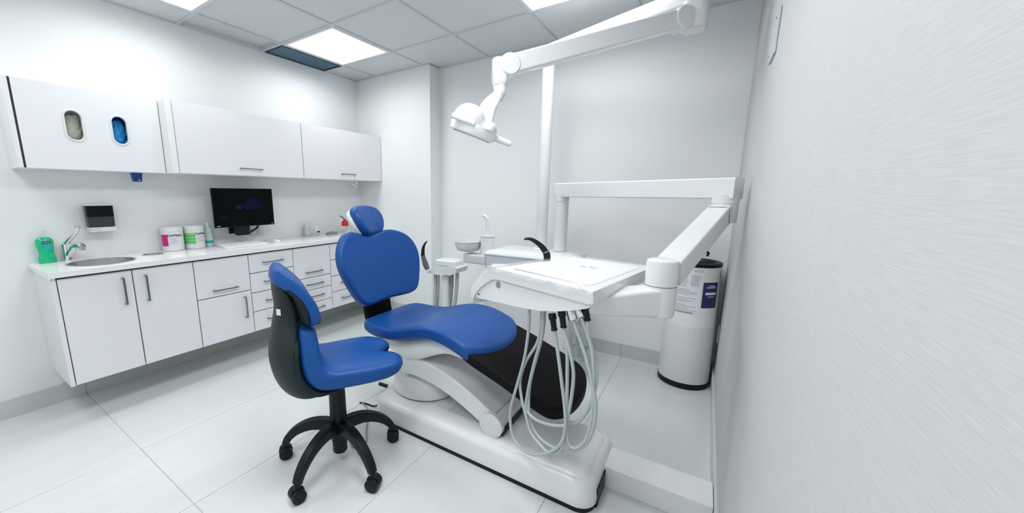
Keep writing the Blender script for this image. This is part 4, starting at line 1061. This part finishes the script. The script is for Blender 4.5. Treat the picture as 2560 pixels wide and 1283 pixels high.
obj('body', tube([q+Vector((.024, .016, -.010)), q+Vector((.022, .014, .02)), q+Vector((.0, .002, .055)), q+Vector((-.035, -.016, .083)), q+Vector((-.058, -.028, .088)), q+Vector((-.068, -.034, .084))], [.015, .0155, .012, .0085, .006, .0035], 14), M_BLACK, t)
obj('ring', lathe([(.0145, -.004), (.016, 0), (.0145, .004)], q+Vector((.018, .012, .030)), (-.3, -.15, .9), 18), mat('blue_glint', (.10, .22, .38), .3, noise=.05), t)  # blue glint on the black body, put in as a coloured band

# ================================================================ overhead operating lamp
def lamp():
    t = thing('operating_lamp', (2.236, -.33, .895), 'white overhead operating lamp on a tall pole with two long arms', 'lamp')
    obj('pole', lathe([(.041, .896), (.041, 2.12), (.043, 2.125), (.043, 2.18)], (2.233, -.33, 0), seg=32), M_WP, t)
    A0 = Vector((2.233, -.33, 2.20)); A1 = Vector((3.06, -.60, 2.215))
    d = (A1-A0).normalized(); path = [A0-d*.05+(A1-A0+d*.09)*i/6 for i in range(7)]
    obj('upper_arm', sweep(path, rrect(.034, .040, .012, 3)), M_WP, t, sharp=50)
    hub = obj('elbow_block', sweep([A1+Vector((0, 0, -.03)), A1+Vector((0, 0, -.06)), A1+Vector((0, 0, -.145)), A1+Vector((0, 0, -.16))], [rrect(.05, .05, .03, 4), rrect(.056, .056, .03, 4), rrect(.056, .056, .03, 4), rrect(.044, .044, .03, 4)], up=(0, 1, 0)), M_WP, t, sharp=50)
    B0 = A1+Vector((-.03, -.03, -.105)); B1 = Vector((2.386, -1.244, 1.845))
    path = [B0+(B1-B0)*i/8 for i in range(9)]
    obj('spring_arm', sweep(path, rrect(.034, .041, .010, 3)), M_WP, t, sharp=50)
    ax = (B1-B0).normalized(); side = ax.cross(Vector((0, 0, 1))).normalized()
    obj('elbow_disc', lathe([(.0005, -.044), (.046, -.044), (.052, -.038), (.052, .038), (.046, .044), (.0005, .044)], B0+ax*.035, side, 36), M_WP, hub)
    kn = obj('knuckle', lathe([(.0005, -.040), (.042, -.040), (.048, -.034), (.048, .034), (.042, .040), (.0005, .040)], B1+ax*.0, side, 36), M_WP, t)
    K = B1+ax*.040+Vector((0, 0, -.012))
    obj('knuckle_block', sweep([K+Vector((0, 0, .055)), K+Vector((0, 0, .05)), K+Vector((0, 0, -.04)), K+Vector((0, 0, -.062))], [rrect(.026, .026, .014, 3), rrect(.034, .034, .016, 3), rrect(.034, .034, .018, 3), rrect(.029, .029, .02, 3)], up=(ax.x, ax.y, 0)), M_WP, t, sharp=50)
    obj('knuckle_bridge', sweep([B1, K], rrect(.032, .040, .012, 3)), M_WP, t)
    r = Vector((.8293, .5588, 0)); u = Vector((-.0999, .1482, .9837)); f = Vector((-.5498, .8157, -.1787))
    n0 = K+Vector((0, 0, -.058))
    n1 = n0-u*.034+r*.002; n2 = n1-u*.022-r*.014
    obj('collar', tube([n0+u*.006, n0-u*.01, n1, n2], [.029, .029, .029, .027], 20), M_WP, t)
    obj('joint_line', lathe([(.0275, -.003), (.0275, .003)], n2, (n2-n1), 24), M_SEAM, t)
    # head frame
    c21, s21 = math.cos(math.radians(21)), math.sin(math.radians(21))
    a1 = r*c21-u*s21; b2 = r*s21+u*c21; tl = math.radians(16)
    a2 = b2*math.cos(tl)-f*math.sin(tl); a3 = f*math.cos(tl)+b2*math.sin(tl)
    HC = Vector((2.302, -1.402, 1.560))+a2*.008
    n3 = HC+a1*.028+a2*.095+a3*.0
    P = [n2, n2+(n3-n2)*.35, n2+(n3-n2)*.7, n3, HC+a1*.040+a2*.03]
    obj('neck', sweep(P, [rrect(.026, .026, .02, 4), rrect(.029, .026, .018, 4), rrect(.033, .022, .014, 4), rrect(.036, .020, .012, 4), rrect(.034, .018, .012, 4)], up=f), M_WP, t, sharp=60)
    def ring(k1, k3, h, off=0., e=1., n=36): return [HC+a1*(off+k1*sgn(math.cos(a), e))+a3*(k3*sgn(math.sin(a), e))+a2*h for a in [2*PI*q/n for q in range(n)]]
    head = obj('head', rings(BM(), [ring(.060, .05, -.042), ring(.098, .064, -.040, .0), ring(.104, .070, -.034), ring(.108, .074, -.005), ring(.106, .073, .008)]), M_WP2, t, sharp=40)
    dome = []
    for k in range(10):
        a = PI/2*k/9; dome.append(ring(.076*math.cos(a)**.8+.001, .074*math.cos(a)**.8+.001, .004+.082*math.sin(a), -.032))
    obj('dome', rings(BM(), dome), M_WP, head, sharp=60)
    d2 = []
    for k in range(8):
        a = PI/2*k/7; d2.append(ring(.040*math.cos(a)**.8+.001, .070*math.cos(a)**.8+.001, .004+.040*math.sin(a), .064))
    obj('rear_dome', rings(BM(), d2), M_WP, head, sharp=60)
    obj('lens', rings(BM(), [ring(.085, .054, -.0445), ring(.088, .056, -.041)]), M_CLEAR, head)
    q = HC-a3*.070+a2*.006-a1*.050
    obj('grip_plate', sweep([q-a1*.052, q+a1*.052], rrect(.011, .010, .008, 3), up=a3), M_WP, head)
    h0 = HC+a1*.100-a2*.014; obj('handle', tube([h0, h0+a1*.03, h0+a1*.075, h0+a1*.082], [.0145, .0145, .013, .006], 16), M_WP, head)
lamp()

# ================================================================ air purifier and white floor duct
def purifier():
    c = (3.180, -.012)
    t = thing('air_purifier', (c[0], c[1], 0), 'tall white cylindrical air purifier with black base and perforated lower half in the corner', 'air purifier')
    obj('base', lathe([(.148, .0003), (.153, .004), (.153, .036), (.150, .040)], (*c, 0), seg=64), M_BLACK, t)
    r0, r1, r2 = .1505, .147, .143
    zp0, zp1, zt = .0385, .428, .818
    # perforated sleeve with UVs
    bm = BM(); uvl = bm.loops.layers.uv.new('uv'); N, NZ = 72, 8
    V = [[bm.verts.new((c[0]+(r0+(r1-r0)*j/NZ)*math.cos(2*PI*i/N), c[1]+(r0+(r1-r0)*j/NZ)*math.sin(2*PI*i/N), zp0+(zp1-zp0)*j/NZ)) for i in range(N)] for j in range(NZ+1)]
    for j in range(NZ):
        for i in range(N):
            fc = bm.faces.new((V[j][i], V[j][(i+1) % N], V[j+1][(i+1) % N], V[j+1][i]))
            for lp, (a, b) in zip(fc.loops, ((i, j), (i+1, j), (i+1, j+1), (i, j+1))): lp[uvl].uv = (a/N*124, b/NZ*52)
    me = bpy.data.meshes.new('perforated_sleeve')
    for fc in bm.faces: fc.smooth = True
    bm.to_mesh(me); bm.free(); me.materials.append(M_DOTS)
    obj('perforated_sleeve', me, None, t)
    obj('upper_casing', lathe([(r1, zp1), (r2, zt), (r2-.004, zt+.004)], (*c, 0), seg=64, cap=False), M_WP2, t)
    obj('inner_drum', lathe([(.135, .04), (.135, zt-.02)], (*c, 0), seg=40), M_SEAM, t)
    obj('top_ring', lathe([(r2-.003, zt), (r2+.002, zt+.004), (r2+.002, zt+.022), (r2-.006, zt+.026), (.118, zt+.026), (.105, zt+.004), (.02, zt-.004), (.0005, zt-.004)], (*c, 0), seg=64, cap=False), M_BLACK, t)
    obj('carry_handle', tube([(c[0]-.07, c[1]+.02, zt+.012), (c[0]-.03, c[1]+.025, zt+.05), (c[0]+.03, c[1]+.03, zt+.085), (c[0]+.06, c[1]+.03, zt+.078), (c[0]+.055, c[1]+.028, zt+.055)], [.013, .012, .010, .008, .007], 10), M_BLACK, t)
    bm = BM(); lo = .3
    av = math.atan2(-2.9-c[1], 3.2-c[0])        # direction of the room's middle / viewer
    curved_patch(c, r1+.002, av-.02, av+.02, zp0+.004, zp1, 2, bm=bm); obj('sleeve_seam', bm, M_WP2, t, flip=False)
    def lab(name, a0, a1, z0, z1, m, dr=.0006, bm=None):
        b = bm or BM(); n = 6
        for k in range(n):
            pa, pb = a0+(a1-a0)*k/n, a0+(a1-a0)*(k+1)/n
            P = []
            for a, z in ((pa, z0), (pb, z0), (pb, z1), (pa, z1)):
                rr = r1+(r2-r1)*(z-zp1)/(zt-zp1)+dr; P.append((c[0]+rr*math.cos(av+a), c[1]+rr*math.sin(av+a), z))
            b.faces.new([b.verts.new(p) for p in P])
        if bm is None: return obj(name, b, m, t, flip=False)
    sheet = lab('paper_notice', -.70, .30, .515, .778, M_PAPER)
    bm = BM(); rr = random.Random(5); z = .70
    for k in range(26):
        zz = .768-.0092*k
        if k in (9, 15, 20): continue
        if k < 8:
            lab('', -.45, -.45+.25*rr.uniform(.6, 1), zz-.0024, zz, None, .0011, bm); lab('', -.10, -.10+.36*rr.uniform(.8, 1), zz-.003, zz, None, .0011, bm)
        else: lab('', -.64, -.64+.88*rr.uniform(.5, 1), zz-.003, zz, None, .0011, bm)
    obj('fine_print', bm, M_GINK, t, flip=False)
    lab('notice_footer', -.66, .10, .519, .528, M_GREY, .0012)
    lab('blue_sticker', .38, 1.10, .562, .728, M_NAVY)
    bm = BM()
    lab('', .62, .92, .704, .709, None, .0012, bm); lab('', .52, .96, .692, .698, None, .0012, bm); lab('', .50, 1.0, .648, .664, None, .0012, bm); lab('', .60, .90, .634, .638, None, .0012, bm)
    tag(obj('sticker_print', bm, M_PAPER, t, flip=False), kind='stuff')
    lab('control_window', -.02, .32, .790, .805, M_GP)
    lab('side_button', 1.25, 1.30, .748, .788, M_SEAM)
purifier()
obj_ = box(2.94, 3.340, -1.335, -1.182, .0004, .10, .0015, 1)
tag(obj('floor_duct_box', obj_, M_WP2), 'long white box cover on the floor between chair base and right wall', 'duct cover')
